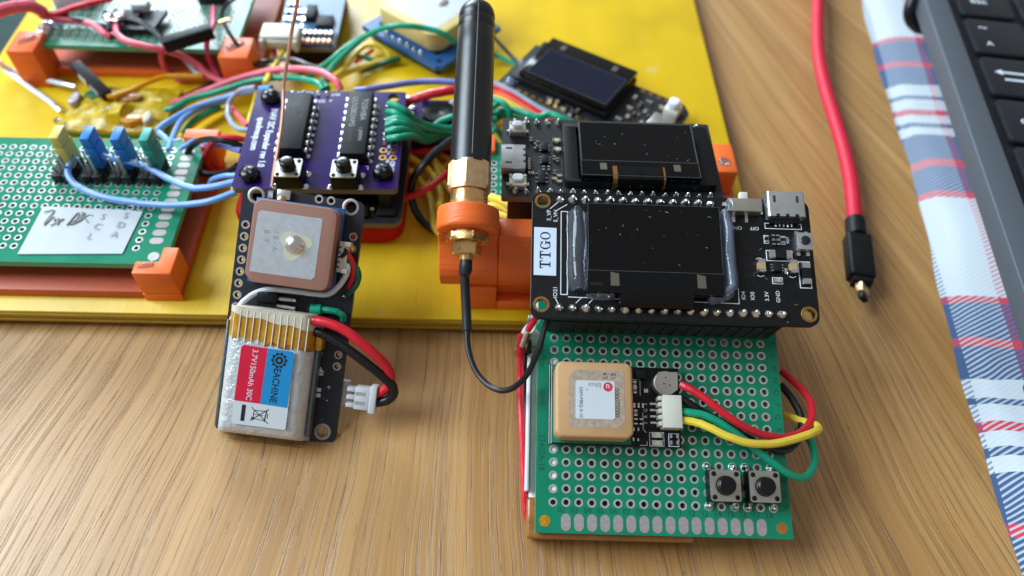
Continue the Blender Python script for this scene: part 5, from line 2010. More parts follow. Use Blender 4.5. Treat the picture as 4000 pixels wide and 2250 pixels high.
g.lathe([(2.2, 6.66), (2.0, 7.0), (1.2, 7.3), (0.1, 7.4)], 20, (18.6, 15.6, 0))
g.ob('feed_pin', 'tin_pad', cc_, smooth=60)
g = Ge()
g.box(4.4, 28.0, 5.2, 29.2, 0.03, 0.78)
g.ob('adhesive_pad', 'header_black', gb)

# ================================================================ back screen board
ox_ = (0.846, -0.533, 0.0)
oy_ = (0.533, 0.846, 0.0)
ob_ = thing('screen_board', 'black screen board lying at an angle behind the other two screens', 'circuit board', ((0.3, 184.6, 11.0), ox_, oy_, (0, 0, 1)))
g = Ge()
g.prism([(0, 0), (50.5, 0), (53.0, 2.5), (53.0, 20.5), (50.5, 23.0), (0, 23.0)], -1.6, 0, 0, 1)
g.ob('board', ['pcb_black_dusty', 'pcb_pale_edge'], ob_)
g = Ge()
g.box(3, 48, 2, 21, -4.9, -1.62)
g.ob('foam_block', 'header_black', ob_)
for k in range(12):
    q = Ge()
    q.box(1.3 + k * 2.54, 2.7 + k * 2.54, 0.4, 1.7, 0.0, 0.06)
    q.ob('gold_pad', 'gold', ob_)
for k in range(14, 19):
    q = Ge()
    q.box(1.3 + k * 2.54, 2.7 + k * 2.54, 21.3, 22.6, 0.0, 0.06)
    q.ob('gold_pad', 'gold', ob_)
g = Ge()
g.box(2.6, 34.5, 3.6, 23.4, 0.03, 2.2)
g.ob('screen_frame', 'black_plastic', ob_, bev=0.25)
g = Ge()
g.box(5.0, 34.0, 4.4, 24.2, 2.25, 4.0)
osc = g.ob('screen_glass', 'oled_glass', ob_, bev=0.15)
g = Ge()
g.box(7.2, 33.0, 5.6, 18.6, 4.0, 4.06)
g.ob('active_area', 'oled_active_blue', osc)
frame_line(osc, 7.1, 33.1, 5.5, 18.7, 4.02, 0.12, 'edge_dust', 'dust_line')
for x in (9.5, 27.0):
    g = Ge()
    g.box(x, x + 1.6, 20.2, 22.6, 4.0, 4.05)
    g.ob('alignment_tab', 'oled_tab', osc)
for x, y, s_ in ((3.2, 3.0, 1.3), (2.0, 12.0, 1.2)):
    g = Ge()
    g.lathe([(1.4 * s_, 0), (1.2 * s_, 0.9), (0.6 * s_, 1.6), (0.1, 1.7)], 10, (x, y, 0.03))
    g.ob('glue_blob', 'glue_milky', ob_)
for k, (x, y) in enumerate(((17, 2.4), (19.4, 2.4), (23.6, 2.2), (26.2, 2.2), (22.4, 0.6), (25.2, 0.4), (37.5, 6), (39.2, 8.2), (40.8, 10.6), (42.4, 13), (38, 12), (39.8, 15), (41.5, 17.6), (43.6, 8.0), (44.6, 12.0), (37.2, 17.0), (45.5, 17.5))):
    smd(ob_, x, y, 0.02, 1.9, 1.0, 0.9, 90 * (k % 2), ('solder', 'capacitor_tan', 'chip_black')[k % 3], 'capacitor')
g = Ge()
g.box(45.5, 52.0, 6.0, 12.5, 0.03, 2.8)
g.ob('usb_socket', 'steel', ob_, bev=0.4)
g = Ge()
g.box(46.8, 51.2, 15.2, 19.4, 0.03, 2.6)
pbn = g.ob('push_button', 'beige_plastic', ob_, bev=0.4)
g = Ge()
g.prism(rrect(47.4, 50.6, 15.6, 18.8, 1.2, 4), 2.6, 5.0)
g.ob('button_cap', 'white_key', pbn, bev=0.5, seg=3)

# small module between purple board and antenna
pm = thing('power_module', 'small dark module with round coil between the purple board and the antenna', 'module', (-16.5, 166.0, 13.0))
g = Ge()
g.box(-8.5, 11, -9.5, 8.0, -1.6, 0)
g.ob('board', 'pcb_purple', pm)
g = Ge()
g.box(-6, 9, -7, 6, -6.9, -1.62)
g.ob('foam_block', 'header_black', pm)
g = Ge()
g.lathe([(4.6, 0.03), (4.8, 0.5), (4.8, 3.0), (4.4, 3.6), (2.0, 3.7), (0.2, 3.4)], 24, (1.5, -1.0, 0))
g.ob('coil', 'black_gloss', pm)
chip(pm, -4.5, -1.0, -7.5, -4.0, 0.02, 1.4)
for x, y in ((-6.5, -3), (-6.5, 0), (-6.3, 3), (-7.2, 6.8), (-3.0, 6.8), (6.5, -6.0)):
    g = Ge()
    g.box(x - 1.0, x + 1.0, y - 0.8, y + 0.8, 0.02, 1.6)
    g.ob('capacitor', 'solder', pm, bev=0.25)

# ================================================================ loose wires on the yellow board
LB_ = 'blue leads at the left'
wire([(-102.77,140.17,20),(-103.63,139.26,19.5),(-104.26,136.79,18.5),(-102.58,133.88,17.6),(-99.1,131.76,17),(-93.28,129.42,17),(-86.57,128.11,17),(-79.8,126.99,17.5),(-73.04,126.27,18.5),(-66.42,126.45,20),(-60.99,128.4,21)], 0.82, 'wire_blue', 'lower of two light blue wires crossing the left prototype board', group=LB_)
wire([(-99.26,140.77,20),(-97.3,140.31,20.5),(-93.42,139.19,20.5),(-89.3,138.8,20),(-85.34,137.83,19.5),(-80.63,135.29,19),(-76.49,132.94,19),(-71.69,130.83,19.5),(-66.62,130.59,20.5),(-61.52,131.42,21.5)], 0.82, 'wire_blue', 'upper of two light blue wires crossing the left prototype board', group=LB_)
wire([(-71.17,137.65,14),(-70,137.09,16),(-67.63,136.22,18),(-65.4,135.24,19.5),(-62.11,134.52,20.5)], 0.7, 'wire_blue', 'short light blue loop at the lower left corner of the purple board', group=LB_)
wire([(-62.08,129.11,21),(-60.54,129.21,21),(-58.34,129.15,21)], 0.8, 'wire_yellow', 'short yellow stub under the lower left corner of the purple board')
wire([(-62.19,143.09,22),(-64.12,143.13,23),(-66.66,143.44,23.5),(-70.79,145.49,22),(-75.13,147.68,19),(-78.33,148.04,16),(-79.39,147.17,14),(-78.35,144.99,13),(-75.6,142.98,13),(-72.22,141.28,14),(-68.2,139.64,16),(-64.87,138.35,18.5),(-62.34,137.55,21)], 0.8, 'wire_black', 'black wire bent in a round loop left of the purple board')
wire([(-61.36,144.43,23),(-63.62,143.96,24),(-66.45,144.08,24),(-69.53,144.8,22),(-72.55,146.41,18),(-74.45,147.36,14),(-74.6,147.37,11),(-73.29,147.83,9),(-72.05,149.41,8)], 0.75, 'wire_red', 'red wire inside the black loop left of the purple board')
wire([(-62.18,141.5,22),(-64.92,143.05,21.5),(-68.48,145.52,20),(-73.2,148.97,17),(-77.33,151.26,14)], 0.8, 'wire_violet', 'violet wire inside the black loop left of the purple board')
wire([(-73.73,155.58,14),(-75.87,154.02,15),(-77.84,152.3,15.5),(-79.84,150.57,15),(-81.64,149.04,14.5),(-82.98,148.36,14)], 0.75, 'wire_blue', 'light blue wire arching over the black loop', group=LB_)
wire([(-61.69,148.63,22.5),(-63.48,149.23,22),(-66.43,152.41,20),(-70,158.51,17),(-72.44,164.36,15),(-72.81,168.22,15),(-70.91,169.2,17),(-67.59,167.63,20),(-63.26,165.39,22.5)], 0.7, 'wire_grey', 'pale grey wire loop at the upper left edge of the purple board')
wire([(-75.98,174.2,10),(-73.06,169.42,12),(-68.38,161.17,16),(-62.78,151.17,21.5)], 0.7, 'wire_pink', 'short pink wire inside the grey loop by the purple board')
wire([(-63.38,165.45,21),(-64.63,164.72,18),(-65.09,161.2,17),(-63.62,153.55,20)], 0.6, 'wire_yellow', 'short yellow wire along the upper left edge of the purple board')
# bundle from the taped module to the purple board
wire([(-91.93,174.14,9),(-89.02,175.05,9.5),(-85.51,177.16,10),(-81.08,178.7,11),(-74.89,180.24,13),(-68.08,180.82,15),(-63.13,179.85,17),(-57.69,178.16,19),(-52.21,175.52,21),(-47.47,172.6,22.5),(-43.66,168.97,23.5),(-41.64,166.61,23.5),(-40.9,165.36,22.6)], 0.95, 'wire_pink', 'pink wire arching from the taped module to the purple board')
wire([(-92.97,171.34,9),(-90.55,171.75,9.5),(-87.01,174.76,10),(-80.59,176.6,11),(-74.54,178.04,12.5),(-67.99,179.26,14),(-61.79,177.89,16),(-56.3,175.78,18),(-51.28,172.25,20),(-47.12,167.84,22),(-45.67,165.68,22)], 0.85, 'wire_green', 'green wire beside the pink one from the taped module to the purple board')
wire([(-90.34,157.99,13),(-88.85,160.82,13),(-86.93,165.33,12),(-83.28,169.87,11.5),(-77.88,172.46,12),(-71.65,173.24,14),(-65.3,171.35,17),(-60.35,168.45,20)], 0.85, 'wire_blue', 'light blue wire running below the green one towards the purple board', group=LB_)
wire([(-84.06,148.43,15),(-84.5,152.59,14.5),(-85.08,157.84,13.5),(-85.22,164.3,12),(-83.3,169.35,11),(-78.69,172.27,11),(-73.64,173.33,12)], 0.8, 'wire_blue', 'light blue wire bending down beside the teal jumper', group=LB_)
wire([(-88.98,156.28,14),(-86.46,153.74,14.5),(-84.67,152.18,14.5),(-82.07,153.24,14)], 0.8, 'wire_blue', 'short light blue wire ending beside the teal jumper', group=LB_)
wire([(-86.33,162.75,8),(-84.53,166.07,9),(-81.63,169.18,9.5),(-77.67,172.53,9.5)], 0.8, 'wire_green', 'short green wire under the light blue wires')
wire([(-86.75,161.56,7.5),(-83.65,167.27,8),(-80.51,171.46,8),(-76.98,174.37,8)], 0.7, 'wire_yellow', 'yellow wire lying under the light blue wires')
wire([(-91.32,177.5,8),(-88.31,180.01,8),(-84,182.31,9),(-80.94,184.82,10),(-76.89,187.15,11),(-70.47,189.37,12),(-64.66,190.06,13),(-59.97,189.17,14),(-54.98,186.06,15),(-50.67,183.81,15),(-46.98,180.24,16)], 0.7, 'wire_black', 'black wire crossing behind the purple board', group='black leads')
wire([(-76.69,203.52,24),(-78.7,200.04,24),(-79.37,197.63,23),(-78.61,195.18,21.5),(-76.03,191.09,20),(-73.54,188.34,18),(-71.22,186.94,15),(-69.41,186.52,13.5),(-66.92,187.45,13)], 0.55, 'wire_black', 'thin black wire dropping over the back tray right post', group='black leads')
# wires on the back board
wire([(-139.55,189.54,26),(-137.56,192.72,25.5),(-135.09,194.82,25),(-132.92,196.49,24),(-132,198.06,22),(-131.58,198.6,20)], 1.75, 'wire_pink', 'thick pink red cable entering at the left border', 'cable', 'cable')
wire([(-132.17,198.34,20.5),(-129.7,198.21,20.5),(-126.86,198.49,21),(-123.13,199.44,22),(-118.75,200.26,23),(-111.87,201.76,24)], 0.95, 'wire_red', 'red wire rising across the back board from the thick pink cable')
wire([(-132.29,198.04,20),(-129.12,197.9,19.5),(-125.67,197.89,19),(-121.45,197.78,18.8),(-118.02,196.64,18.8),(-115.44,194.87,18.5),(-113.17,193.1,18.2),(-111.55,192.51,17.6)], 1.0, 'wire_pink', 'pink wire ending in the front rows of the back board')
wire([(-126.69,199.4,20),(-123.05,197.96,19.5),(-119.38,197.32,19),(-115.16,196.27,18.8),(-112.08,195.94,18.6)], 0.8, 'wire_black', 'black wire beside the pink one on the back board', group='black leads')
wire([(-110.03,200.74,19),(-109.87,195.76,19.5),(-109.13,192.48,20),(-107.08,188.81,20.5),(-103.64,186.23,20.5),(-99.41,185.32,20),(-95.34,185.45,19),(-92.09,186.51,17),(-89.18,186.91,15),(-86.27,186.29,13),(-83.51,184.46,11.5),(-79.51,182.37,11),(-75.05,179.84,12)], 0.95, 'wire_pink', 'long pink wire curling off the front of the back board')
wire([(-111.46,195.38,19),(-110.3,195.78,20),(-108.17,195.96,21),(-105.1,194.98,22),(-101.67,193.5,22),(-98.09,190.84,21.5),(-94.58,187.21,21),(-92.38,185.06,20.5)], 0.9, 'wire_black', 'black wire looping over the small module on the back board', group='black leads')
wire([(-93.31,185.72,20),(-94.93,185.48,18),(-96.41,186.75,14.5),(-97.34,188.78,10),(-96.17,188.38,7.5)], 0.85, 'wire_magenta', 'magenta wire hanging down in front of the back tray')
wire([(-84.28,204.93,20),(-83.31,200.11,20),(-81.76,193.96,21),(-82.01,190.58,20.5),(-83.03,189.35,18.5),(-83.69,189.36,14.5),(-83.11,188.78,10.5),(-81.14,185.87,9)], 0.8, 'wire_magenta', 'magenta wire passing behind the black plug bar to the board')
wire([(-93.43,193.81,9.8),(-90.5,190.41,9.4),(-88.04,187.77,9.2),(-85.96,186.64,9)], 0.75, 'wire_white', 'short white wire in front of the back tray')
wire([(-94.85,186.82,7.4),(-91.47,187.21,7.6),(-87.68,187.46,8),(-83.62,186.65,8.5),(-80.34,184.27,9.5)], 0.75, 'wire_pink', 'pink wire lying on the yellow board before the back tray')
bp_ = thing('plug_bar', 'black plug bar lying across the front edge of the back board', 'connector', (-92.06,183.45,22))
b0, b1 = Vector((-92.43,183.19,22)), Vector((-80.07,189.06,23))
g = Ge()
g.obox(b0 - Vector((-92.06,183.45,22)), b1 - Vector((-92.06,183.45,22)), 3.4, 3.6)
g.ob('housing', 'black_plastic', bp_, bev=0.35)
dd = (b1 - b0).normalized()
g = Ge()
g.obox(dd * 15.5 + Vector((0, 0, 1.85)), dd * 18.5 + Vector((0, 0, 1.85)), 1.6, 0.5)
g.ob('contact_window', 'gold', bp_, bev=0.1)
# by the blue module
wire([(-66.47,197.78,13.5),(-66.24,195.71,12),(-65.17,191.65,11.5),(-63.76,186.35,12),(-62.01,181.22,13)], 0.75, 'wire_magenta', 'magenta wire dropping from the white plug at the back')
wire([(-62.38,196.58,14),(-63.31,194.12,13),(-63.96,189.67,13),(-64.02,182.37,15),(-62.87,171.57,19)], 0.8, 'wire_yellow', 'yellow wire slanting from the white plug to the purple board')
wire([(-44.56,166.46,22),(-46.95,171.61,20),(-47.23,176.65,18),(-46.64,186.12,15),(-44.4,194,13.5),(-40.45,200.13,14),(-35.22,198.85,18),(-30.96,196.56,21),(-25.88,195.76,22),(-20.63,196.25,21),(-15.68,195.53,20),(-12.02,195.52,17)], 0.85, 'wire_green', 'long green wire arching over the cream ceramic block')
wire([(-51.94,178.06,17),(-50.23,184.31,15),(-48.25,191.09,13),(-45.71,196.58,12.5),(-43.07,199.66,13),(-39.11,200.54,15)], 0.85, 'wire_green', 'second green wire beside the long arching green one')
wire([(-46.38,174.82,18),(-45.01,183.6,14),(-44.05,191.96,11),(-42.61,199.28,9.5),(-40.02,202.97,9.5),(-37.03,203.48,9.5),(-34.43,202.71,8.5),(-32.48,200.07,8)], 0.8, 'wire_yellow', 'yellow wire curling in front of the blue positioning module')
wire([(-46.02,180.65,14),(-43.42,189.27,10),(-39.56,194.16,8.5),(-35.28,197.68,8),(-31.28,200.67,7.5)], 0.8, 'wire_yellow', 'lower yellow wire in front of the blue positioning module')
wire([(-40.8,192.9,7.6),(-37.63,195.11,7.6),(-34.35,196.87,7.8),(-29.36,199.15,8)], 0.8, 'wire_dark_green', 'dark green wire lying before the blue positioning module')
wire([(-43.31,199.9,8),(-40.64,199.32,8),(-37.53,198.33,7.8)], 0.75, 'wire_green', 'short green wire end before the blue positioning module')
wire([(-37.92,202.68,8.5),(-39.9,200.42,8),(-43.04,197.29,7.6)], 0.7, 'wire_orange', 'short orange wire before the blue positioning module')
wire([(-59.1,190.85,8),(-55.61,192.84,8),(-52.08,194.8,8),(-48.14,197.21,8)], 0.85, 'wire_red', 'red wire lying on the yellow board behind the purple board')
wire([(-37.1,164.44,23),(-34.15,165.1,23),(-30.63,167.53,22),(-25.85,170.28,21),(-20.92,172.8,20),(-15.7,173.26,20),(-10.26,172.95,20),(-0.78,173.72,18)], 0.85, 'wire_violet', 'violet blue wire running behind the purple board to the antenna')
# right of the purple board
GB = 'green bundle wires'
e_ = [(1840,420),(1900,440)]
wire([(-27.04,157.08,25),(-25.16,154.77,26.5),(-22.88,153.58,26),(-20.41,154.05,23),(-17.67,155.31,20),(-14.01,156.62,18),(-10.23,157.61,17),(-3.79,159.01,16),(0.15,158,16)], 0.88, 'wire_green', 'topmost green wire of the bundle leaving the purple board', group=GB)
wire([(-27.19,153.96,25),(-24.98,152.38,26),(-22.55,151.61,25),(-19.86,152.54,22),(-17.17,154.66,19),(-13.53,156.51,17),(-8.94,157.26,16),(-2.46,158.26,15)], 0.88, 'wire_green', 'second green wire from the top of the bundle leaving the purple board', group=GB)
wire([(-26.88,150.77,25),(-24.56,150.36,26),(-22.2,150.34,25),(-20.01,151.12,22),(-17.91,153.5,18),(-14.6,156.45,16),(-10.34,159.53,16),(-5.17,161.7,16),(0.61,163.13,16)], 0.88, 'wire_green', 'third green wire from the top of the bundle leaving the purple board', group=GB)
wire([(-26.94,148.94,25),(-24.91,148.95,26),(-22.79,149.18,25.5),(-20.81,149.58,23),(-18.95,151.22,19),(-16.81,154.65,16),(-13.39,157.65,15.5),(-7.75,160,15)], 0.88, 'wire_green', 'fourth green wire from the top of the bundle leaving the purple board', group=GB)
wire([(-26.64,146.63,25),(-24.43,146.3,26),(-22.21,147.53,25),(-20.37,149.45,22),(-18.79,151.59,18),(-17.06,154.25,15.5),(-14.15,157.02,15)], 0.88, 'wire_green', 'fifth green wire from the top of the bundle leaving the purple board', group=GB)
wire([(-26.03,144.06,25),(-23.69,143.38,26),(-21.52,145.12,25),(-19.79,148.19,22),(-18.26,151.24,18),(-16.6,155.03,15.5),(-13.37,157.05,15),(-8.96,157.23,15)], 0.88, 'wire_green', 'lowest green wire of the bundle leaving the purple board', group=GB)
wire([(-16.31,159.09,16),(-14.26,160.36,17),(-11.65,160.87,18),(-7.79,162.01,18),(-1.3,164.68,18),(1.31,167.62,18)], 0.88, 'wire_green', 'green wire rising from the bundle behind the antenna', group=GB)
GT = 'green wires right of the antenna'
wire([(-2.4,170.7,17),(-0.04,168.66,18),(2.68,166.39,18.5),(4.08,165.02,17),(4.45,164.47,14),(4.05,162.68,12)], 0.85, 'wire_green', 'green wire curling down behind the white button of the dusty screen board', group=GT)
wire([(-2.32,167.74,14),(0.81,167.27,15),(4.69,166.95,16),(8.55,165.21,16.5),(11.62,163.71,16.5),(15.46,164.21,17),(18.49,162.71,17),(21.26,162.25,16)], 0.95, 'wire_green', 'thick green wire running behind the solder pins of the dusty screen board', group=GT)
wire([(-2.31,168.31,12),(1.63,169.09,12.5),(5.58,167.46,13),(9.91,165.86,13),(14.22,165.15,13),(18.93,165.05,13)], 0.85, 'wire_green', 'green wire under the thick green one behind the dusty screen board', group=GT)
wire([(-1.86,166.49,10),(0.09,167.79,11),(2.43,170.01,12),(4.83,171.63,12)], 0.8, 'wire_green', 'green wire crossing steeply right of the antenna', group=GT)
wire([(-1.52,168.62,11),(0.52,165.14,11),(2.54,162.56,10),(3.76,160.83,9)], 0.8, 'wire_dark_green', 'dark green wire dropping beside the carrier board', group=GT)
wire([(-1.45,167.01,8),(0.17,165.03,8.5),(1.79,162.47,8.5),(3.4,159.62,8)], 0.75, 'wire_yellow', 'yellow wire right of the antenna beside the carrier board')
wire([(-1.52,170.61,8),(1.7,172.88,8),(4.96,173.82,8),(8.22,172.23,8)], 0.75, 'wire_yellow', 'yellow wire under the green tangle right of the antenna')
# ribbon in front of the back screen board
for k, (mm, nm) in enumerate((('wire_grey', 'grey'), ('wire_red', 'red'), ('wire_orange', 'orange'), ('wire_yellow', 'yellow'))):
    dy = k * 22
    wire([Vector(p) + Vector((0, 0, 0)) for p in [(-14 , 168.5 - k * 2.1, 14.0)] + [(x_, y_ - k * 2.0, z_) for x_, y_, z_ in [(-0.13,182.72,12),(4,180.33,12),(8.11,177.33,11.5),(12.16,174.25,11),(16.19,171.94,10.5),(21.4,169.71,10)]]], 1.05, 'wire_' + nm if nm != 'grey' else 'wire_grey', '%s strand of the ribbon wire in front of the back screen board' % nm, group='ribbon strands')
wire([(-24.63,162.67,20),(-22.78,163.12,21),(-20.19,163.72,22),(-16.56,164.23,23),(-10.97,165.84,23),(-5.42,170.61,20)], 1.25, 'wire_red', 'thick red wire between the purple board and the antenna')
wire([(-0.68,208.83,10),(1.35,206.12,9.5),(4.02,201.55,9.5),(7.2,194.39,11)], 0.6, 'wire_black', 'thin black wire running to the left corner of the back screen board', group='black leads')
wire([(-2.08,200.21,10),(0.11,200.62,9),(2.75,199.66,8.5),(5.37,198.02,8.5),(7.51,195.71,9)], 0.75, 'wire_green', 'green wire ending at the left corner of the back screen board')
wire([(-10.8,149.68,20),(-12.59,146.33,21),(-14.59,143.22,21.5),(-16.83,140,21),(-18.88,138.39,19),(-20.25,137.94,16),(-20.67,136.97,13.5),(-20.27,135.3,11),(-19.02,133.49,9),(-16.94,131.29,8),(-14.08,128.91,8)], 1.0, 'wire_black', 'thick black wire curving between the purple board and the bracket', group='black leads')
wire([(-24.25,155.24,10),(-20.85,155.44,10),(-17.16,155.81,10.5),(-14.26,156.26,11),(-10.82,156.45,12)], 0.9, 'wire_red', 'dark red wire lying between the purple board and the antenna')
wire([(-23.03,134.83,13),(-20.55,135.3,14),(-18.08,135.77,15),(-15.32,138.25,15),(-13.11,142.11,14),(-11.06,145.7,13)], 0.85, 'wire_red', 'red wire passing over the yellow wires left of the bracket')
YB = 'yellow wires left of the bracket'
wire([(-24.81,152.36,13),(-22.5,151.65,12),(-19.75,151.25,10),(-17.08,149.41,9),(-15.05,145.83,9),(-13.58,140.97,10),(-13.18,136.9,11),(-13.33,133.58,12)], 0.9, 'wire_yellow', 'yellow wire bending down behind the orange ring', group=YB)
wire([(-24.69,148.61,12),(-22.32,148.05,10.5),(-19.72,146.39,9),(-17.46,143.01,8.5),(-16.04,138.84,8.5),(-15.19,133.62,9),(-14.31,129.33,9),(-12.5,127.01,8)], 0.9, 'wire_yellow', 'long yellow wire curving down to the left of the orange bracket', group=YB)
wire([(-16.77,156.98,9),(-15.7,152.45,9),(-13.89,147.83,8.5),(-11.92,144.41,8),(-10.26,141.97,8)], 0.85, 'wire_yellow', 'yellow wire crossing behind the brass collar', group=YB)
wire([(-24.61,160.9,8),(-20.77,159.86,8),(-16.35,158.08,8),(-11.93,155.16,8)], 0.85, 'wire_amber', 'amber wire lying flat under the green bundle', group=YB)
wire([(-11.6,148.42,8),(-13.79,150.79,8.5),(-17.27,155.73,8),(-20.16,158.47,7.5)], 0.85, 'wire_yellow', 'yellow wire lying flat beside the thick black wire', group=YB)
wire([(-17.88,144.69,7.5),(-15.5,148.28,8),(-13.36,152.07,8),(-11.62,154.41,8)], 0.85, 'wire_amber', 'amber wire crossing the yellow ones left of the antenna', group=YB)
YR = 'yellow wires right of the bracket'
wire([(-2.14,128.94,21),(-0.94,127.85,22),(1.07,125.9,23.5),(2.71,123.45,25),(4.32,121.11,26),(5.93,119.19,26),(7.58,117.98,25),(9.26,117.22,23.5),(10.33,117.17,22)], 1.0, 'wire_yellow', 'uppermost yellow wire between the bracket and the sticker-labelled board', group=YR)
wire([(-2.06,125.6,20),(-0.89,125.51,21),(0.69,125.42,22),(2.18,124.19,23),(3.73,122.07,24),(5.45,120.24,24),(7.28,119.13,23),(9.39,118.13,21.5),(10.47,118.28,20)], 1.0, 'wire_yellow', 'second yellow wire between the bracket and the sticker-labelled board', group=YR)
wire([(-0.11,125.56,19),(1.16,124.57,20),(2.82,123.36,21),(4.47,122.17,21.5),(5.96,121.21,21.5),(7.63,120.16,21),(9.49,119.12,20)], 1.0, 'wire_yellow', 'third yellow wire between the bracket and the sticker-labelled board', group=YR)
wire([(-0.04,121.33,18.8),(1.39,120.86,19),(3.05,120.54,19.3),(4.45,120.58,19.8),(5.77,120.91,20),(7.18,120.49,20),(8.54,120.09,19.5),(9.97,119.8,19)], 1.0, 'wire_yellow', 'fourth yellow wire dipping between the bracket and the sticker-labelled board', group=YR)
wire([(3.43,118.16,18),(4.6,118.96,18),(5.85,119.66,18),(7.26,120.05,18.3),(8.59,119.95,18.4),(10.45,119.69,18)], 1.0, 'wire_yellow', 'lowest yellow wire just above the orange bracket arm', group=YR)
wire([(7.58,125.81,18),(8.4,125.15,18.5),(9.32,124.49,18.5),(10.53,124.07,18)], 1.0, 'wire_amber', 'amber wire half hidden beside the sticker-labelled board', group=YR)

# ================================================================ red usb cable
uc = thing('usb_cable', 'red braided usb cable with black micro plug on the bare table', 'cable', (97, 140, 0))
o0 = Vector((97, 140, 0))
pts = [Vector(p) - o0 for p in [(118.0, 300, 5.0), (115.5, 270, 5.0)] + [(112.55,243.43,5),(108.44,226.54,5),(105.07,210.91,5),(103.11,193.94,5),(102.32,178.35,5),(101.5,165.01,5),(100.01,152.55,5),(96.89,137.16,5)]]
g = Ge()
g.tube(pts, 2.05, 18, 8)
g.ob('cord', 'usb_red', uc, smooth=60)
q0, q1, q2, q3 = [Vector(p) - o0 for p in ((97.34,138.83,5), (96.18,133.08,5), (93.68,120.14,5), (92.74,111.87,4.2))]
g = Ge()
g.cyl(q0, q1, 2.6, 2.7, 20)
g.ob('strain_relief', 'black_plastic', uc)
dd = (q2 - q1).normalized()
g = Ge()
g.obox(q1, q2 + dd * 1.5, 6.4, 4.6)
g.ob('plug_grip', 'black_plastic', uc, bev=0.9, seg=3)
g = Ge()
g.obox(q2 + dd * 1.52, q2 + dd * 3.2, 5.0, 3.4)
g.ob('plug_neck', 'black_plastic', uc, bev=0.4)
g = Ge()
g.obox(q2 + dd * 3.22, q2 + dd * 6.0, 3.4, 2.0, up=(0.9, 0, 1))
g.ob('plug_tip', 'brass_dull', uc, bev=0.35)
g = Ge()
g.obox(q2 + dd * 6.02, q2 + dd * 8.0, 2.6, 1.4, up=(0.9, 0, 1))
g.ob('plug_tongue', 'black_plastic', uc, bev=0.3)

# ================================================================ plaid cloth and laptop


def plaid():
    m = bpy.data.materials.new('plaid')
    m.use_nodes = True
    N, L = m.node_tree.nodes, m.node_tree.links
    b = N['Principled BSDF']
    tc = N.new('ShaderNodeTexCoord')
    sp = N.new('ShaderNodeSeparateXYZ')
    L.new(tc.outputs['Object'], sp.inputs[0])

    def mth(op, a, c=None):
        n = N.new('ShaderNodeMath')
        n.operation = op
        for i, x in enumerate((a, c)):
            if x is None:
                continue
            if isinstance(x, (int, float)):
                n.inputs[i].default_value = x
            else:
                L.new(x, n.inputs[i])
        return n.outputs[0]

    W, B, R = lin((184, 190, 196)), lin((58, 82, 118)), lin((180, 58, 74))

    def bands(fac, stops):
        r = N.new('ShaderNodeValToRGB')
        r.color_ramp.interpolation = 'CONSTANT'
        el = r.color_ramp.elements
        while len(el) < len(stops):
            el.new(0.5)
        for e, (p, c) in zip(el, stops):
            e.position = p
            e.color = (*c, 1)
        L.new(fac, r.inputs[0])
        return r.outputs[0]
    wob = N.new('ShaderNodeTexNoise')
    wob.inputs['Scale'].default_value = 0.05
    L.new(tc.outputs['Object'], wob.inputs['Vector'])
    off = mth('MULTIPLY', mth('SUBTRACT', wob.outputs['Fac'], 0.5), 3.0)
    per = 109.4
    yy = mth('ADD', sp.outputs[1], off)
    fy = mth('FRACT', mth('DIVIDE', mth('SUBTRACT', 226.6 - 129.6, yy), per))     # 0 at a red line, grows towards the viewer
    t = lambda mm: mm / per
    sy = [(0.0, R), (t(2.0), B), (t(13.2), R), (t(15.5), B), (t(24.5), W), (t(29.5), B), (t(31.5), W), (t(36.0), R), (t(38.5), W), (t(42.5), B), (t(44.5), W), (t(48.5), B),
          (t(59.8), R), (t(62.5), B), (t(72.5), R), (t(75.0), W)]
    sx = [(0.0, B), (0.010, W), (0.20, R), (0.235, B), (0.37, R), (0.41, B), (0.60, W)]
    fx = mth('DIVIDE', mth('ADD', sp.outputs[0], 0.0), 60.0)
    cy = bands(fy, sy)
    cx = bands(fx, sx)
    # twill: warp and weft show alternately along fine diagonals
    tw = mth('FRACT', mth('ADD', mth('MULTIPLY', sp.outputs[0], 0.5), mth('MULTIPLY', yy, -0.78)))
    tf = mth('SMOOTH_MIN', tw, 1.0)
    st = N.new('ShaderNodeMapRange')
    st.inputs[1].default_value = 0.50
    st.inputs[2].default_value = 0.66
    L.new(tw, st.inputs[0])
    st.inputs[4].default_value = 0.72
    mx = N.new('ShaderNodeMix')
    mx.data_type = 'RGBA'
    L.new(st.outputs[0], mx.inputs[0])
    L.new(cy, mx.inputs[6])
    L.new(cx, mx.inputs[7])
    L.new(mx.outputs[2], b.inputs['Base Color'])
    b.inputs['Roughness'].default_value = 0.9
    b.inputs['Specular IOR Level'].default_value = 0.15
    b.inputs['Sheen Weight'].default_value = 0.2
    bp = N.new('ShaderNodeBump')
    bp.inputs['Distance'].default_value = 0.5
    bp.inputs['Strength'].default_value = 0.6
    L.new(tw, bp.inputs['Height'])
    L.new(bp.outputs[0], b.inputs['Normal'])
    MAT['plaid'] = m


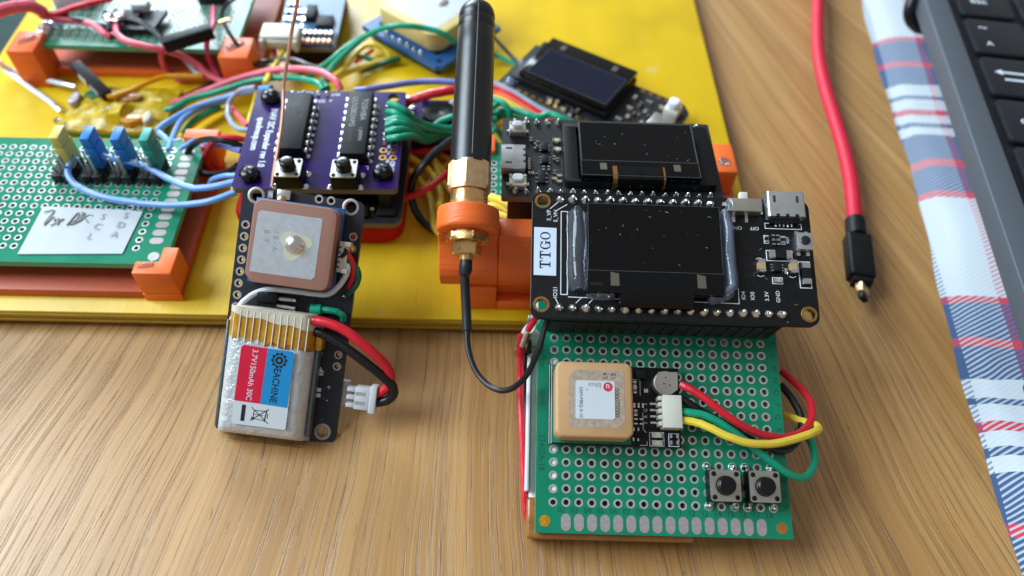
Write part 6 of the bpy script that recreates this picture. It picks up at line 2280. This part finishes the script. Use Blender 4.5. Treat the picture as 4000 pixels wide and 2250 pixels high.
plaid()
CX = Vector((0.9925, -0.122, 0))
CY = Vector((0.122, 0.9925, 0))
cl = Ge()
nx, ny = 40, 70
vs, fs = [], []
for j in range(ny + 1):
    for i in range(nx + 1):
        x, y = 150.0 * i / nx, -150 + 330.0 * j / ny
        if i == 0:
            x = 0.0
        h = 3.2 * (1 - math.exp(-x / 2.2)) + 0.7 * math.sin(y * 0.07 + x * 0.05) * min(1, x / 6) + 0.25 * math.sin(y * 0.19)* min(1, x / 6) + 0.02 * min(x, 60)
        vs.append((x + 0.8 * math.sin(y * 0.05) + 0.3 * math.sin(y * 0.21), y, h))
n = nx + 1
for j in range(ny):
    for i in range(nx):
        a = j * n + i
        fs.append((a, a + 1, a + n + 1, a + n))
k0 = len(vs)
vs += [(x, y, 0.0) for x, y, z in vs]
fs += [tuple(k0 + q for q in f[::-1]) for f in fs]
for j in range(ny):
    a, b = j * n, (j + 1) * n
    fs += [(a, b, k0 + b, k0 + a), (k0 + a + nx, k0 + b + nx, b + nx, a + nx)]
for i in range(nx):
    fs += [(k0 + i, k0 + i + 1, i + 1, i), (ny * n + i, ny * n + i + 1, k0 + ny * n + i + 1, k0 + ny * n + i)]
cl.add(vs, fs)
o = cl.ob('plaid_cloth', 'plaid', None, smooth=70)
o.matrix_world = Matrix(((CX.x, CY.x, 0, 117.7), (CX.y, CY.y, 0, 129.6), (0, 0, 1, 0.05), (0, 0, 0, 1)))
tag(o, 'white, blue and red plaid woven cloth under the laptop', 'cloth')

QX, QY = (0.991, -0.133, 0.0), (0.133, 0.991, 0.0)
lp = thing('laptop', 'dark grey laptop with black keyboard at the right border', 'laptop', ((127.0, 168.0, 4.6), QX, QY, (0, 0, 1)))
g = Ge()
g.slab(rrect(0, 230, -95, 110, 6, 5), [rrect(7.2, 222, -75, 64, 2.5, 3)], 12.5, 18.5)
g.ob('case', 'laptop_grey', lp, bev=1.4, seg=3)
g = Ge()
g.prism(rrect(9, 221, -86, 101, 6, 5), 2.5, 12.4)
g.ob('underside', 'laptop_well', lp)
g = Ge()
g.box(7.0, 222.2, -75.2, 64.2, 12.45, 16.2)
g.ob('keyboard_well', 'laptop_well', lp)
for x in (12, 215):
    for y in (-80, 95):
        g = Ge()
        g.cyl((x, y, -1.0), (x, y, 3.6), 5, n=14)
        g.ob('foot', 'black_plastic', lp)
KY = [(44.0, 58.5, 10.6, (16.5,) * 10), (24.6, 41.8, 10.6, (17.0,) * 10), (5.2, 22.4, 10.6, (24.5,) + (17,) * 9), (-14.2, 3.0, 10.6, (30,) + (17,) * 9), (-33.6, -16.4, 10.6, (21,) + (17,) * 9), (-53.0, -35.8, 10.6, (21,) + (17,) * 9)]
legends = {(0, 0): 'esc', (2, 0): None}
for r_, (y0, y1, x, ws) in enumerate(KY):
    for k, ww in enumerate(ws):
        g = Ge()
        vs_ = []
        g.prism(rrect(x, x + ww, y0, y1, 1.6, 3), 16.25, 18.0)
        ky = g.ob('key', 'key_black', lp, bev=0.5)
        if (r_, k) == (0, 0):
            txt(ky, 'esc', 4.0, x + 6.5, (y0 + y1) / 2 + 0.5, 18.05, 0, 'key_legend', bold=0.05)
        elif (r_, k) == (1, 0):
            txt(ky, '~', 4.5, x + 4.5, y1 - 4.5, 18.05, 0, 'key_legend', bold=0.05)
            txt(ky, '^', 4.5, x + 4.8, y0 + 3.8, 18.05, 0, 'key_legend', bold=0.05)
        elif (r_, k) == (2, 0):
            for yy, sg in ((y0 + 7.0, 1), (y0 + 10.2, -1)):
                q = Ge()
                q.box(x + 5, x + 15, yy - 0.4, yy + 0.4, 18.0, 18.05)
                hx = x + 15 if sg > 0 else x + 5
                q.prism([(hx, yy - 1.2), (hx + sg * 2.2, yy), (hx, yy + 1.2)], 18.0, 18.05)
                q.ob('tab_arrow', 'key_legend', ky)
        elif (r_, k) == (3, 0):
            txt(ky, 'caps', 4.0, x + 8, (y0 + y1) / 2, 18.05, 0, 'key_legend', bold=0.05)
        x += ww + 2.4
wire([(136.22,226.5,22),(133.12,222.28,20),(132.36,219.79,17),(134.02,218.08,14),(136.79,217.23,12.5),(140.09,217.58,12)], 1.9, 'wire_black', 'black cord loop at the far left corner of the laptop', 'cord', 'cord', n=14)
